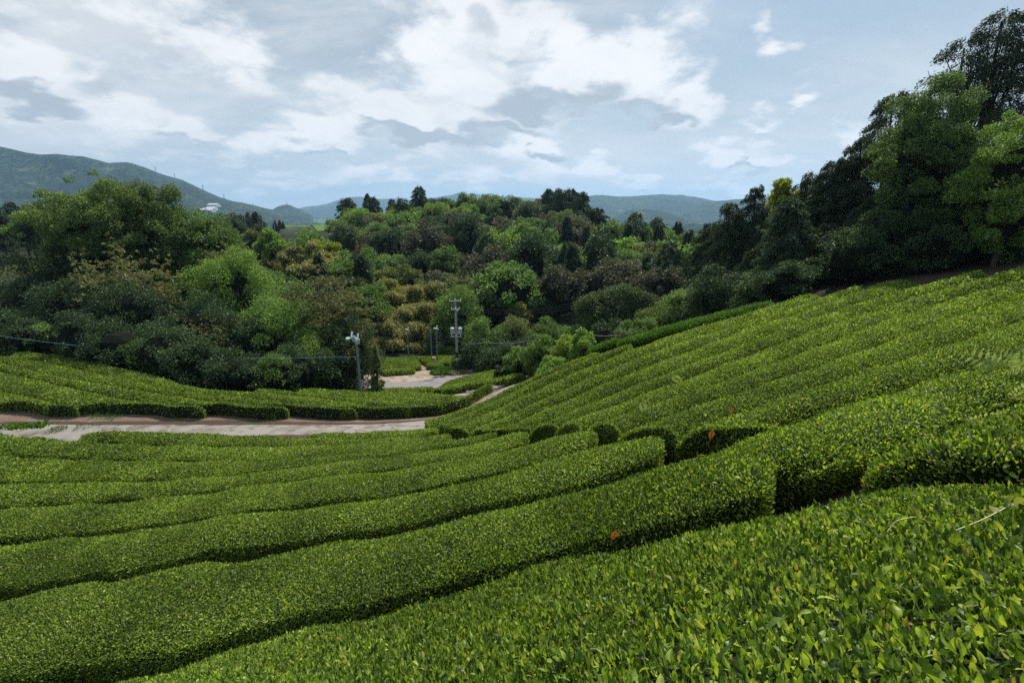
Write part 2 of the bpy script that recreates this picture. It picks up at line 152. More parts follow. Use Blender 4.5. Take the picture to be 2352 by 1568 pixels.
HEDGE_DATA = '''[{"n":"g0b","c":[[-9.71,21.21],[-8.41,21.12],[-7.14,20.9],[-5.91,20.52],[-4.71,20.03],[-3.51,19.5]],"w":[1.15,1.35,1.6,1.81,2.0,2.19]},{"n":"g0","c":[[-22.56,23.34],[-21.24,23.03],[-19.94,22.7],[-18.64,22.34],[-17.34,21.98],[-16.04,21.62],[-14.74,21.27],[-13.43,20.95],[-12.12,20.64],[-10.8,20.36],[-9.49,20.07],[-8.19,19.73],[-6.92,19.29],[-5.7,18.75],[-4.52,18.11],[-3.35,17.44]],"w":[1.15,1.21,1.36,1.52,1.65,1.74,1.8,1.85,1.86,1.8,1.62,1.33,1.15,1.15,1.15,1.15]},{"n":"g1","c":[[-32.32,24.59],[-31.02,24.24],[-29.73,23.9],[-28.42,23.57],[-27.12,23.24],[-25.82,22.91],[-24.53,22.55],[-23.24,22.16],[-21.97,21.75],[-20.7,21.31],[-19.43,20.86],[-18.16,20.42],[-16.89,19.99],[-15.61,19.59],[-14.32,19.22],[-13.02,18.89],[-11.71,18.58],[-10.4,18.31],[-9.08,18.07],[-7.75,17.85],[-6.42,17.67],[-5.09,17.52],[-3.75,17.41],[-2.41,17.32]],"w":[1.92,1.92,1.92,1.92,1.91,1.9,1.86,1.8,1.77,1.77,1.81,1.87,1.91,1.94,1.96,1.99,2.04,2.15,2.31,2.48,2.57,2.49,2.24,1.96]},{"n":"g2","c":[[-29.61,21.88],[-28.37,21.5],[-27.12,21.13],[-25.87,20.76],[-24.62,20.39],[-23.38,20.02],[-22.14,19.63],[-20.9,19.22],[-19.67,18.79],[-18.44,18.37],[-17.2,17.97],[-15.96,17.59],[-14.71,17.24],[-13.44,16.92],[-12.18,16.63],[-10.9,16.36],[-9.63,16.11],[-8.34,15.9],[-7.05,15.75],[-5.76,15.7],[-4.46,15.74],[-3.17,15.84],[-1.88,15.96],[-0.58,16.06]],"w":[2.31,2.31,2.31,2.31,2.31,2.31,2.3,2.27,2.23,2.2,2.18,2.16,2.13,2.08,2.02,1.94,1.82,1.67,1.49,1.3,1.16,1.15,1.15,1.15]},{"n":"g3","c":[[-25.72,18.59],[-24.44,18.18],[-23.16,17.77],[-21.89,17.36],[-20.61,16.96],[-19.33,16.56],[-18.04,16.18],[-16.75,15.84],[-15.45,15.52],[-14.14,15.23],[-12.82,14.97],[-11.51,14.73],[-10.18,14.52],[-8.85,14.36],[-7.52,14.26],[-6.18,14.22],[-4.85,14.24],[-3.51,14.25],[-2.17,14.21],[-0.84,14.11],[0.49,13.97]],"w":[1.83,1.83,1.83,1.83,1.83,1.82,1.78,1.7,1.61,1.53,1.5,1.5,1.52,1.56,1.62,1.71,1.83,2.0,2.28,2.67,3.04]},{"n":"g4","c":[[-22.5,15.01],[-21.21,14.77],[-19.92,14.52],[-18.63,14.27],[-17.34,14.02],[-16.04,13.78],[-14.75,13.54],[-13.46,13.3],[-12.17,13.06],[-10.88,12.81],[-9.58,12.57],[-8.29,12.37],[-6.98,12.22],[-5.67,12.13],[-4.36,12.05],[-3.06,11.91],[-1.78,11.67],[-0.52,11.33],[0.74,10.96],[2.0,10.58]],"w":[2.06,2.06,2.06,2.06,2.06,2.05,2.03,2.02,2.03,2.1,2.23,2.37,2.46,2.49,2.48,2.46,2.43,2.34,2.26,2.19]},{"n":"g5","c":[[-19.63,12.23],[-18.31,11.97],[-16.99,11.73],[-15.67,11.48],[-14.34,11.25],[-13.02,11.01],[-11.7,10.76],[-10.38,10.51],[-9.05,10.29],[-7.72,10.11],[-6.39,10.0],[-5.05,9.91],[-3.71,9.78],[-2.39,9.58],[-1.08,9.29],[0.21,8.94],[1.51,8.56],[2.8,8.19]],"w":[2.32,2.32,2.32,2.32,2.32,2.31,2.27,2.18,2.08,1.98,1.9,1.82,1.76,1.75,1.8,1.93,2.08,2.19]},{"n":"g6","c":[[-16.35,8.74],[-15.02,8.59],[-13.7,8.43],[-12.38,8.27],[-11.06,8.11],[-9.73,7.95],[-8.41,7.82],[-7.08,7.7],[-5.75,7.61],[-4.43,7.49],[-3.11,7.34],[-1.8,7.1],[-0.52,6.78],[0.75,6.37],[1.99,5.9],[3.23,5.42]],"w":[2.74,2.74,2.74,2.74,2.74,2.74,2.74,2.77,2.83,2.9,2.88,2.71,2.47,2.32,2.29,2.29]},{"n":"g7","c":[[-13.27,3.84],[-11.94,3.87],[-10.61,3.91],[-9.28,3.96],[-7.95,3.99],[-6.62,3.97],[-5.29,3.89],[-3.96,3.77],[-2.64,3.6],[-1.34,3.36],[-0.06,3.02],[1.18,2.56],[2.38,2.0],[3.57,1.41],[4.77,0.83],[5.97,0.27]],"w":[4.4,4.4,4.4,4.4,4.4,4.4,4.4,4.4,4.4,4.4,4.4,4.4,4.4,4.4,4.4,4.4]},{"n":"tA","c":[[-4.5,22.77],[-3.3,23.36],[-2.09,23.87],[-0.82,24.2],[0.5,24.36],[1.84,24.42],[3.2,24.47],[4.56,24.52]],"w":[2.06,1.93,1.77,1.7,1.63,1.5,1.35,1.18]},{"n":"t-1","c":[[-3.9,20.18],[-2.84,21.01],[-1.74,21.73],[-0.54,22.26],[0.74,22.61],[2.07,22.87],[3.41,23.11],[4.74,23.39],[6.07,23.68]],"w":[1.15,1.28,1.64,1.87,1.8,1.68,1.61,1.5,1.24]},{"n":"t0","c":[[-2.72,19.08],[-1.56,19.7],[-0.36,20.25],[0.87,20.69],[2.14,21.04],[3.43,21.33],[4.72,21.63],[5.98,21.98],[7.21,22.44],[8.38,23.03],[9.49,23.73],[10.55,24.52],[11.59,25.33],[12.63,26.14],[13.67,26.96],[14.71,27.77],[15.74,28.6],[16.77,29.43],[17.79,30.27],[18.82,31.11],[19.84,31.94]],"w":[2.3,2.12,1.97,1.88,1.83,1.84,1.94,2.1,2.26,2.33,2.28,2.17,2.08,2.08,2.14,2.19,2.21,2.21,2.21,2.21,2.21]},{"n":"t1","c":[[-1.85,16.94],[-0.83,17.74],[0.26,18.43],[1.43,18.96],[2.67,19.34],[3.94,19.63],[5.22,19.9],[6.49,20.22],[7.71,20.65],[8.88,21.21],[9.98,21.9],[11.03,22.68],[12.06,23.49],[13.09,24.3],[14.13,25.09],[15.18,25.87],[16.24,26.64],[17.29,27.42],[18.34,28.21],[19.39,29.0],[20.44,29.78],[21.49,30.57],[22.53,31.36]],"w":[1.45,1.48,1.54,1.6,1.65,1.72,1.77,1.74,1.62,1.46,1.36,1.32,1.31,1.3,1.29,1.29,1.29,1.29,1.29,1.29,1.29,1.29,1.29]},{"n":"t2","c":[[-0.34,16.4],[0.91,16.91],[2.18,17.34],[3.49,17.66],[4.82,17.93],[6.13,18.24],[7.4,18.67],[8.62,19.24],[9.78,19.93],[10.88,20.72],[11.94,21.56],[12.98,22.44],[14.01,23.31],[15.07,24.16],[16.16,24.97],[17.27,25.75],[18.39,26.52],[19.52,27.27],[20.66,28.0],[21.8,28.73],[22.94,29.47],[24.06,30.24]],"w":[1.66,1.68,1.77,1.93,2.02,1.98,1.91,1.86,1.82,1.76,1.66,1.52,1.4,1.38,1.48,1.65,1.83,2.02,2.3,2.65,2.92,3.03]},{"n":"t3","c":[[0.7,14.88],[1.95,15.34],[3.23,15.71],[4.54,16.01],[5.84,16.33],[7.11,16.75],[8.35,17.27],[9.54,17.9],[10.68,18.61],[11.78,19.39],[12.84,20.22],[13.89,21.08],[14.93,21.94],[15.98,22.78],[17.07,23.58],[18.19,24.32],[19.35,25.0],[20.55,25.61],[21.79,26.13],[23.06,26.59],[24.33,27.02],[25.61,27.48],[26.87,27.95]],"w":[1.53,1.54,1.67,1.72,1.66,1.57,1.53,1.54,1.56,1.59,1.66,1.7,1.71,1.68,1.65,1.63,1.64,1.66,1.69,1.68,1.67,1.65,1.65]},{"n":"t4","c":[[1.37,13.27],[2.66,13.62],[3.96,13.95],[5.26,14.3],[6.54,14.72],[7.78,15.24],[8.99,15.83],[10.18,16.47],[11.33,17.17],[12.46,17.91],[13.55,18.7],[14.63,19.52],[15.69,20.35],[16.77,21.16],[17.87,21.94],[19.0,22.68],[20.17,23.36],[21.37,23.98],[22.6,24.53],[23.85,25.02],[25.13,25.47],[26.41,25.91],[27.68,26.35],[28.95,26.8],[30.22,27.27],[31.49,27.73]],"w":[1.79,1.95,2.12,2.08,1.93,1.79,1.7,1.68,1.7,1.72,1.71,1.69,1.67,1.66,1.69,1.73,1.75,1.73,1.71,1.72,1.8,1.87,1.91,1.91,1.91,1.91]},{"n":"t5","c":[[1.79,11.21],[3.05,11.61],[4.3,12.0],[5.55,12.42],[6.78,12.89],[7.99,13.43],[9.18,14.0],[10.36,14.6],[11.52,15.23],[12.66,15.9],[13.76,16.62],[14.84,17.38],[15.9,18.18],[16.96,18.98],[18.02,19.76],[19.1,20.52],[20.21,21.23],[21.36,21.88],[22.54,22.47],[23.75,22.99],[24.99,23.45],[26.24,23.88],[27.49,24.31],[28.73,24.75],[29.97,25.21],[31.22,25.66]],"w":[1.97,1.93,1.81,1.69,1.65,1.68,1.76,1.85,1.93,2.0,2.04,2.05,2.01,1.94,1.87,1.81,1.78,1.78,1.79,1.79,1.8,1.8,1.8,1.8,1.8,1.8]},{"n":"t6","c":[[2.35,9.33],[3.6,9.83],[4.85,10.34],[6.08,10.87],[7.32,11.4],[8.56,11.93],[9.8,12.45],[11.03,13.0],[12.24,13.59],[13.41,14.24],[14.56,14.94],[15.67,15.69],[16.77,16.47],[17.86,17.27],[18.95,18.06],[20.05,18.83],[21.17,19.57],[22.32,20.28],[23.47,20.98],[24.62,21.67],[25.77,22.37],[26.92,23.08],[28.06,23.78]],"w":[2.01,1.86,1.71,1.58,1.52,1.54,1.61,1.69,1.74,1.76,1.78,1.79,1.79,1.79,1.79,1.79,1.79,1.79,1.79,1.79,1.79,1.79,1.79]},{"n":"t7","c":[[2.94,7.64],[4.11,8.24],[5.29,8.81],[6.48,9.35],[7.69,9.86],[8.91,10.33],[10.14,10.78],[11.36,11.26],[12.55,11.78],[13.72,12.36],[14.87,12.99],[16.01,13.64],[17.15,14.29],[18.29,14.93],[19.44,15.57],[20.58,16.2]],"w":[1.35,1.34,1.39,1.48,1.57,1.67,1.79,1.86,1.88,1.88,1.88,1.88,1.88,1.88,1.88,1.88]},{"n":"t8","c":[[3.04,5.87],[4.28,6.47],[5.53,7.06],[6.8,7.63],[8.08,8.14],[9.38,8.58],[10.71,8.99],[12.03,9.38],[13.36,9.78],[14.68,10.19],[16.0,10.61]],"w":[1.9,1.95,1.98,1.93,1.86,1.83,1.82,1.82,1.82,1.82,1.82]},{"n":"t9","c":[[4.42,4.28],[5.65,4.81],[6.86,5.36],[8.06,5.93],[9.26,6.51],[10.47,7.08],[11.68,7.65],[12.89,8.21],[14.1,8.78]],"w":[2.3,2.3,2.3,2.3,2.3,2.3,2.3,2.3,2.3]},{"n":"b1","c":[[4.21,25.79],[5.15,26.02],[6.1,26.25]],"w":[1.0,1.0,1.0]},{"n":"b2","c":[[5.81,24.99],[6.99,25.63],[8.16,26.26],[9.32,26.92],[10.47,27.6],[11.6,28.3],[12.74,28.99],[13.92,29.56],[15.16,29.97],[16.44,30.25]],"w":[1.2,1.2,1.2,1.2,1.2,1.2,1.2,1.2,1.2,1.2]},{"n":"f0","c":[[-38.99,31.56],[-37.64,31.1],[-36.3,30.63],[-34.96,30.17],[-33.62,29.7],[-32.27,29.23],[-30.94,28.75],[-29.62,28.22],[-28.33,27.64],[-27.05,27.01]],"w":[1.7,1.7,1.7,1.7,1.7,1.7,1.7,1.7,1.7,1.7]},{"n":"f1","c":[[-44.0,36.34],[-42.78,35.81],[-41.56,35.28],[-40.34,34.75],[-39.12,34.22],[-37.9,33.69],[-36.68,33.16],[-35.46,32.63],[-34.24,32.12],[-33.01,31.62],[-31.77,31.13],[-30.53,30.64],[-29.3,30.15],[-28.07,29.63],[-26.86,29.1],[-25.65,28.54],[-24.45,27.97],[-23.26,27.38],[-22.09,26.76],[-20.93,26.1],[-19.8,25.4],[-18.69,24.67]],"w":[2.4,2.4,2.4,2.4,2.4,2.4,2.4,2.4,2.37,2.32,2.22,2.11,2.04,2.06,2.14,2.21,2.23,2.24,2.24,2.24,2.24,2.24]},{"n":"f2","c":[[-46.07,39.2],[-44.87,38.67],[-43.67,38.13],[-42.47,37.59],[-41.26,37.06],[-40.06,36.52],[-38.86,35.99],[-37.65,35.45],[-36.45,34.93],[-35.24,34.42],[-34.02,33.91],[-32.8,33.41],[-31.58,32.92],[-30.36,32.43],[-29.13,31.96],[-27.9,31.49],[-26.67,31.02],[-25.44,30.54],[-24.23,30.03],[-23.03,29.5],[-21.84,28.94],[-20.66,28.36],[-19.48,27.76],[-18.31,27.17],[-17.13,26.57],[-15.97,25.96],[-14.82,25.32],[-13.69,24.65]],"w":[1.15,1.15,1.15,1.15,1.15,1.15,1.15,1.15,1.15,1.15,1.15,1.19,1.24,1.31,1.39,1.47,1.54,1.6,1.66,1.73,1.81,1.88,1.98,2.11,2.24,2.29,2.3,2.3]},{"n":"f3","c":[[-49.0,41.1],[-47.73,40.7],[-46.47,40.31],[-45.2,39.92],[-43.94,39.52],[-42.68,39.11],[-41.43,38.68],[-40.18,38.23],[-38.95,37.74],[-37.73,37.23],[-36.51,36.7],[-35.3,36.17],[-34.09,35.63],[-32.88,35.1],[-31.66,34.58],[-30.43,34.08],[-29.2,33.6],[-27.97,33.11],[-26.74,32.61],[-25.53,32.07],[-24.35,31.49],[-23.17,30.88],[-21.99,30.29],[-20.78,29.76],[-19.54,29.29],[-18.29,28.87],[-17.03,28.45],[-15.78,28.02],[-14.54,27.55],[-13.32,27.04],[-12.13,26.46],[-10.96,25.85],[-9.81,25.2]],"w":[1.71,1.71,1.71,1.71,1.71,1.73,1.79,1.88,1.97,2.05,2.08,2.06,2.0,1.92,1.85,1.77,1.67,1.56,1.42,1.24,1.15,1.15,1.15,1.15,1.15,1.17,1.33,1.52,1.75,2.01,2.2,2.28,2.29]},{"n":"f4","c":[[-44.33,41.55],[-43.06,41.24],[-41.79,40.91],[-40.53,40.53],[-39.28,40.11],[-38.05,39.65],[-36.84,39.16],[-35.63,38.62],[-34.44,38.07],[-33.25,37.51],[-32.06,36.95],[-30.87,36.41],[-29.67,35.87],[-28.47,35.33],[-27.29,34.76],[-26.14,34.12],[-25.03,33.43],[-23.93,32.71],[-22.82,32.02],[-21.66,31.41],[-20.46,30.9],[-19.22,30.49],[-17.95,30.13],[-16.68,29.83],[-15.39,29.56],[-14.1,29.32],[-12.81,29.06],[-11.54,28.73],[-10.31,28.32],[-9.1,27.81],[-7.93,27.22],[-6.77,26.6]],"w":[2.07,2.13,2.19,2.2,2.17,2.11,2.07,2.06,2.09,2.13,2.17,2.2,2.21,2.15,1.97,1.7,1.43,1.31,1.36,1.44,1.46,1.44,1.46,1.53,1.64,1.82,2.06,2.31,2.56,2.75,2.85,2.88]},{"n":"f5","c":[[-17.63,31.4],[-16.33,31.12],[-15.02,30.88],[-13.69,30.7],[-12.36,30.57],[-11.04,30.43],[-9.72,30.23],[-8.42,29.94],[-7.15,29.55],[-5.91,29.06],[-4.7,28.51]],"w":[1.24,1.27,1.19,1.15,1.15,1.15,1.26,1.54,1.85,2.12,2.26]},{"n":"f6","c":[[-16.96,39.02],[-16.15,37.95],[-15.38,36.85],[-14.62,35.74],[-13.82,34.67],[-12.92,33.7],[-11.88,32.91],[-10.71,32.35],[-9.43,31.98],[-8.12,31.68],[-6.82,31.37],[-5.57,30.94],[-4.41,30.34],[-3.33,29.58],[-2.3,28.74]],"w":[3.3,3.3,3.3,3.3,3.3,3.3,3.3,2.97,2.39,2.02,1.8,1.66,1.56,1.52,1.51]},{"n":"f7","c":[[-16.29,42.77],[-15.04,42.33],[-13.81,41.86],[-12.64,41.29],[-11.62,40.53],[-10.79,39.57],[-10.1,38.46],[-9.48,37.28],[-8.86,36.12],[-8.14,35.04],[-7.26,34.09],[-6.22,33.33],[-5.08,32.68],[-3.93,32.05],[-2.81,31.35],[-1.73,30.58]],"w":[2.84,3.23,3.3,3.3,3.3,3.3,3.3,3.3,3.3,3.3,3.15,2.53,1.94,1.63,1.64,1.84]},{"n":"f8","c":[[-14.27,44.52],[-13.01,44.92],[-11.73,45.14],[-10.42,45.12],[-9.11,44.94],[-7.79,44.7]],"w":[2.09,2.2,2.2,2.2,2.2,2.2]},{"n":"j0","c":[[-6.83,43.64],[-6.72,45.02],[-6.53,46.38],[-6.16,47.68],[-5.54,48.81],[-4.62,49.7],[-3.45,50.3],[-2.15,50.68],[-0.79,50.96]],"w":[1.15,1.15,1.24,1.87,2.2,2.2,2.2,2.0,1.79]},{"n":"j1","c":[[-7.18,42.39],[-6.56,43.68],[-5.93,44.95],[-5.2,46.15],[-4.3,47.21],[-3.21,48.09],[-2.0,48.83],[-0.73,49.5]],"w":[1.51,1.45,1.43,1.42,1.32,1.36,1.67,1.98]},{"n":"j2","c":[[-6.0,41.18],[-5.46,42.58],[-4.84,43.94],[-4.07,45.16],[-3.06,46.13],[-1.83,46.76],[-0.45,47.12]],"w":[1.15,1.15,1.15,1.25,1.42,1.75,1.97]},{"n":"j3","c":[[-5.88,40.7],[-4.98,41.93],[-4.05,43.1],[-3.02,44.01],[-1.82,44.46],[-0.5,44.49]],"w":[1.15,1.15,1.15,1.26,1.58,1.8]},{"n":"j4","c":[[-3.66,41.6],[-2.13,41.82],[-0.6,41.77]],"w":[2.2,2.2,2.03]},{"n":"j5","c":[[-2.36,38.89],[-1.54,38.83],[-0.7,38.45]],"w":[1.7,1.7,1.7]},{"n":"j6","c":[[-0.38,38.9],[0.1,38.26],[0.58,37.62]],"w":[1.7,1.7,1.7]},{"n":"l0","c":[[-17.04,61.09],[-15.9,62.07],[-14.66,62.91],[-13.34,63.62]],"w":[1.31,1.42,1.62,1.72]},{"n":"l1","c":[[-16.66,59.6],[-15.38,60.55],[-14.02,61.39],[-12.6,62.12]],"w":[1.51,1.52,1.53,1.54]},{"n":"l2","c":[[-16.18,57.9],[-14.87,58.85],[-13.51,59.72],[-12.1,60.51]],"w":[1.68,1.73,1.82,1.87]},{"n":"l3","c":[[-15.78,56.21],[-14.45,57.16],[-13.08,58.04],[-11.65,58.84]],"w":[1.55,1.44,1.42,1.44]},{"n":"l4","c":[[-15.44,54.25],[-14.36,55.16],[-13.24,56.03],[-12.09,56.85]],"w":[1.8,1.8,1.8,1.8]},{"n":"m0","c":[[-13.35,63.75],[-11.96,64.37],[-10.52,64.8],[-9.02,64.96],[-7.5,64.88],[-5.97,64.68]],"w":[1.15,1.15,1.2,1.19,1.18,1.19]},{"n":"m1","c":[[-12.9,62.92],[-11.53,63.32],[-10.13,63.6],[-8.71,63.69],[-7.29,63.6],[-5.86,63.4]],"w":[1.15,1.15,1.17,1.2,1.21,1.21]},{"n":"m2","c":[[-12.13,62.03],[-10.76,62.2],[-9.37,62.27],[-7.99,62.23],[-6.61,62.1]],"w":[1.29,1.37,1.51,1.63,1.67]},{"n":"m3","c":[[-11.51,61.03],[-9.79,60.94],[-8.08,60.82]],"w":[1.15,1.15,1.15]},{"n":"m4","c":[[-10.99,59.71],[-9.96,59.51],[-8.93,59.29]],"w":[1.7,1.7,1.7]}]'''

# ------------------------------------------------------------------ mesh helpers
rng = np.random.default_rng(7)
def mesh(name, V, F, mats, midx=None, smooth=False):
    """V (n,3), F list of arrays (k,3) or (k,4)"""
    me = bpy.data.meshes.new(name)
    F = [np.asarray(f, np.int32) for f in (F if isinstance(F, (list, tuple)) else [F])]
    F = [f for f in F if len(f)]
    V = np.ascontiguousarray(V, np.float32)
    me.vertices.add(len(V)); me.vertices.foreach_set('co', V.ravel())
    tot = np.concatenate([np.full(len(f), f.shape[1], np.int32) for f in F])
    lp = np.concatenate([f.ravel() for f in F])
    me.loops.add(len(lp)); me.loops.foreach_set('vertex_index', lp)
    me.polygons.add(len(tot)); st = np.zeros(len(tot), np.int32); st[1:] = np.cumsum(tot)[:-1]
    me.polygons.foreach_set('loop_start', st)
    for m in (mats if isinstance(mats, (list, tuple)) else [mats]): me.materials.append(m)
    if midx is not None: me.polygons.foreach_set('material_index', np.asarray(midx, np.int32))
    me.update(calc_edges=True)
    me.polygons.foreach_set('use_smooth', np.full(len(tot), bool(smooth)) if np.isscalar(smooth) else smooth)
    return me
def obj(name, me, parent=None, loc=None, **props):
    o = bpy.data.objects.new(name, me); COL.objects.link(o)
    if loc is not None: o.location = loc
    if parent is not None: o.parent = parent
    for k, v in props.items(): o['category' if k == 'cat' else k] = v
    return o
def at(u, v, y):     # point at forward distance y seen at (u, v) of the 2352 px wide view
    r = (u - 1176) / 1110.7; s = (v - 784) / 1110.7; p = R(PITCH)
    f = math.cos(p) - s * math.sin(p); t = y / f
    return Vector((r * t, y, -(math.sin(p) + s * math.cos(p)) * t))
def tube(path, rad, n=8):
    path = np.asarray(path, float); rad = np.broadcast_to(rad, (len(path),))
    T = np.gradient(path, axis=0); T /= np.linalg.norm(T, axis=1)[:, None] + 1e-9
    up = np.where(np.abs(T[:, 2:3]) > .9, [[1., 0, 0]], [[0, 0, 1.]])
    A = np.cross(T, up); A /= np.linalg.norm(A, axis=1)[:, None]; B = np.cross(T, A)
    an = np.linspace(0, 2 * np.pi, n, endpoint=False)
    V = path[:, None] + rad[:, None, None] * (np.cos(an)[None, :, None] * A[:, None] + np.sin(an)[None, :, None] * B[:, None])
    V = V.reshape(-1, 3); k = len(path)
    i = np.arange(k - 1)[:, None] * n + np.arange(n)[None]; j = np.arange(k - 1)[:, None] * n + (np.arange(n)[None] + 1) % n
    F = np.stack([i, j, j + n, i + n], -1).reshape(-1, 4)
    m = len(V); V = np.concatenate([V, path[:1], path[-1:]])
    q = np.arange(n); c0 = np.stack([(q + 1) % n, q, np.full(n, m)], 1); c1 = np.stack([(k - 1) * n + q, (k - 1) * n + (q + 1) % n, np.full(n, m + 1)], 1)
    return V, F, np.concatenate([c0, c1])
class MB:
    def __init__(s): s.V = []; s.Q = []; s.T = []; s.n = 0
    def add(s, V, Q=None, T=None):
        s.V.append(np.asarray(V, float))
        if Q is not None and len(Q): s.Q.append(np.asarray(Q) + s.n)
        if T is not None and len(T): s.T.append(np.asarray(T) + s.n)
        s.n += len(V); return s
    def tube(s, path, rad, n=8): return s.add(*tube(path, rad, n))
    def box(s, c, size, rz=0, tilt=None):
        x, y, z = [q / 2 for q in size]
        V = np.array([(a, b, d) for d in (-z, z) for b in (-y, y) for a in (-x, x)], float)
        ca, sa = math.cos(rz), math.sin(rz); V = V @ np.array([[ca, sa, 0], [-sa, ca, 0], [0, 0, 1]])
        return s.add(V + np.asarray(c), [(0, 2, 3, 1), (4, 5, 7, 6), (0, 1, 5, 4), (2, 6, 7, 3), (0, 4, 6, 2), (1, 3, 7, 5)])
    def me(s, name, mat, smooth=False):
        F = []
        if s.Q: F.append(np.concatenate(s.Q))
        if s.T: F.append(np.concatenate(s.T))
        return mesh(name, np.concatenate(s.V), F, mat, smooth=smooth)
    def build(s, name, mat, parent=None, smooth=False, **p): return obj(name, s.me(name, mat, smooth), parent, **p)
def sstep(x, a, b):
    t = np.clip((x - a) / (b - a), 0, 1); return t * t * (3 - 2 * t)
def unit(a): return a / (np.linalg.norm(a, axis=-1, keepdims=True) + 1e-9)

# ------------------------------------------------------------------ materials
def mat(name, build):
    m = bpy.data.materials.new(name); m.use_nodes = True; m.node_tree.nodes.clear(); g = NT(m.node_tree)
    o = g.node('ShaderNodeOutputMaterial'); g.put(o.inputs[0], build(g)); return m
def principled(g, col, rough=.6, spec=.4, **kw):
    b = g.node('ShaderNodeBsdfPrincipled'); g.put(b.inputs['Base Color'], c4(col)); g.put(b.inputs['Roughness'], rough)
    b.inputs['Specular IOR Level'].default_value = spec
    for k, v in kw.items(): g.put(b.inputs[k], v)
    return b.outputs[0]
def leaf_mat(name, stops, trans=.38, tcol=(1.35, 1.45, .45), rough=.52, spec=.2, patch=0.0, obvar=.0):
    """stops: colours from the commonest dark leaf to the rare bright one"""
    def b(g):
        ge = g.node('ShaderNodeNewGeometry'); rnd = ge.outputs['Random Per Island']
        col = g.ramp(rnd, stops)
        if patch:
            n = g.noise(ge.outputs['Position'], patch, 3, .6)
            col = g.mix(1.0, col, g.ramp(n, [(.3, (.62, .66, .6)), (.7, (1.35, 1.3, 1.2))]), 'MULTIPLY')
        if obvar:
            oi = g.node('ShaderNodeObjectInfo'); col = g.mix(1.0, col, g.ramp(oi.outputs['Random'], [(0, (1 - obvar,) * 3), (1, (1 + obvar,) * 3)]), 'MULTIPLY')
        d = principled(g, col, rough, spec)
        t = g.node('ShaderNodeBsdfTranslucent'); g.put(t.inputs[0], g.mix(1.0, col, tcol, 'MULTIPLY'))
        mx = g.node('ShaderNodeMixShader'); mx.inputs[0].default_value = trans; g.put(mx.inputs[1], d); g.put(mx.inputs[2], t.outputs[0])
        return mx.outputs[0]
    return mat(name, b)
def plain(name, col, rough=.6, spec=.4, metallic=0.0, var=.12, scale=3.0, bump=0.0):
    def b(g):
        tc = g.node('ShaderNodeTexCoord').outputs['Object']
        n = g.noise(tc, scale, 6, .6)
        c = g.ramp(n, [(.3, tuple(x * (1 - var) for x in col)), (.7, tuple(x * (1 + var) for x in col))])
        kw = {'Metallic': metallic}
        if bump:
            bn = g.node('ShaderNodeBump'); bn.inputs['Strength'].default_value = bump; bn.inputs['Distance'].default_value = .05
            g.put(bn.inputs['Height'], n); kw['Normal'] = bn.outputs[0]
        return principled(g, c, rough, spec, **kw)
    return mat(name, b)
M = {}
M['tea'] = leaf_mat('tea_leaves', [(0, (.022, .048, .014)), (.3, (.066, .122, .026)), (.6, (.165, .255, .044)), (.88, (.32, .42, .075)), (.985, (.42, .50, .12)), (1, (.36, .25, .15))],
                    trans=.42, tcol=(1.5, 1.5, .4), rough=.42, spec=.32, patch=.35)
M['tea_young'] = leaf_mat('young_tea_leaves', [(0, (.03, .08, .012)), (.5, (.07, .16, .02)), (1, (.13, .24, .03))], trans=.45, tcol=(1.4, 1.4, .4), rough=.4)
M['tea_core'] = plain('tea_dark_core', (.014, .018, .008), .9, .1, var=.4, scale=14)  # near-black inner body, its colour stands for the shade between the leaves
M['bark'] = plain('bark', (.085, .066, .05), .9, .15, var=.35, scale=5, bump=.5)
M['bark_pale'] = plain('pale_bark', (.20, .17, .14), .85, .15, var=.3, scale=5, bump=.5)

# ------------------------------------------------------------------ the lie of the land
HCP = np.array(json.loads(HF_DATA)); CPX, CPZ = HCP[:, :2], HCP[:, 2]
def _K(A, B):
    d2 = np.maximum(((A[:, None] - B[None]) ** 2).sum(-1) / 400.0, 1e-9); return .5 * d2 * np.log(d2)
_n = len(CPX); _M = np.zeros((_n + 3, _n + 3)); _M[:_n, :_n] = _K(CPX, CPX); _M[:_n, _n] = 1; _M[:_n, _n + 1:] = CPX / 20; _M[_n:, :_n] = _M[:_n, _n:].T
_W = np.linalg.solve(_M, np.concatenate([CPZ, np.zeros(3)]))
def tea_top(x, y):                  # height of the clipped tea canopy
    x = np.asarray(x, float); sh = x.shape; X = np.stack([x.ravel(), np.asarray(y, float).ravel()], 1); o = np.empty(len(X))
    for i in range(0, len(X), 20000):
        q = X[i:i + 20000]; o[i:i + 20000] = _K(q, CPX) @ _W[:_n] + _W[_n] + q @ _W[_n + 1:] / 20
    return o.reshape(sh)
def lerp(a, b, t): return a + (b - a) * t
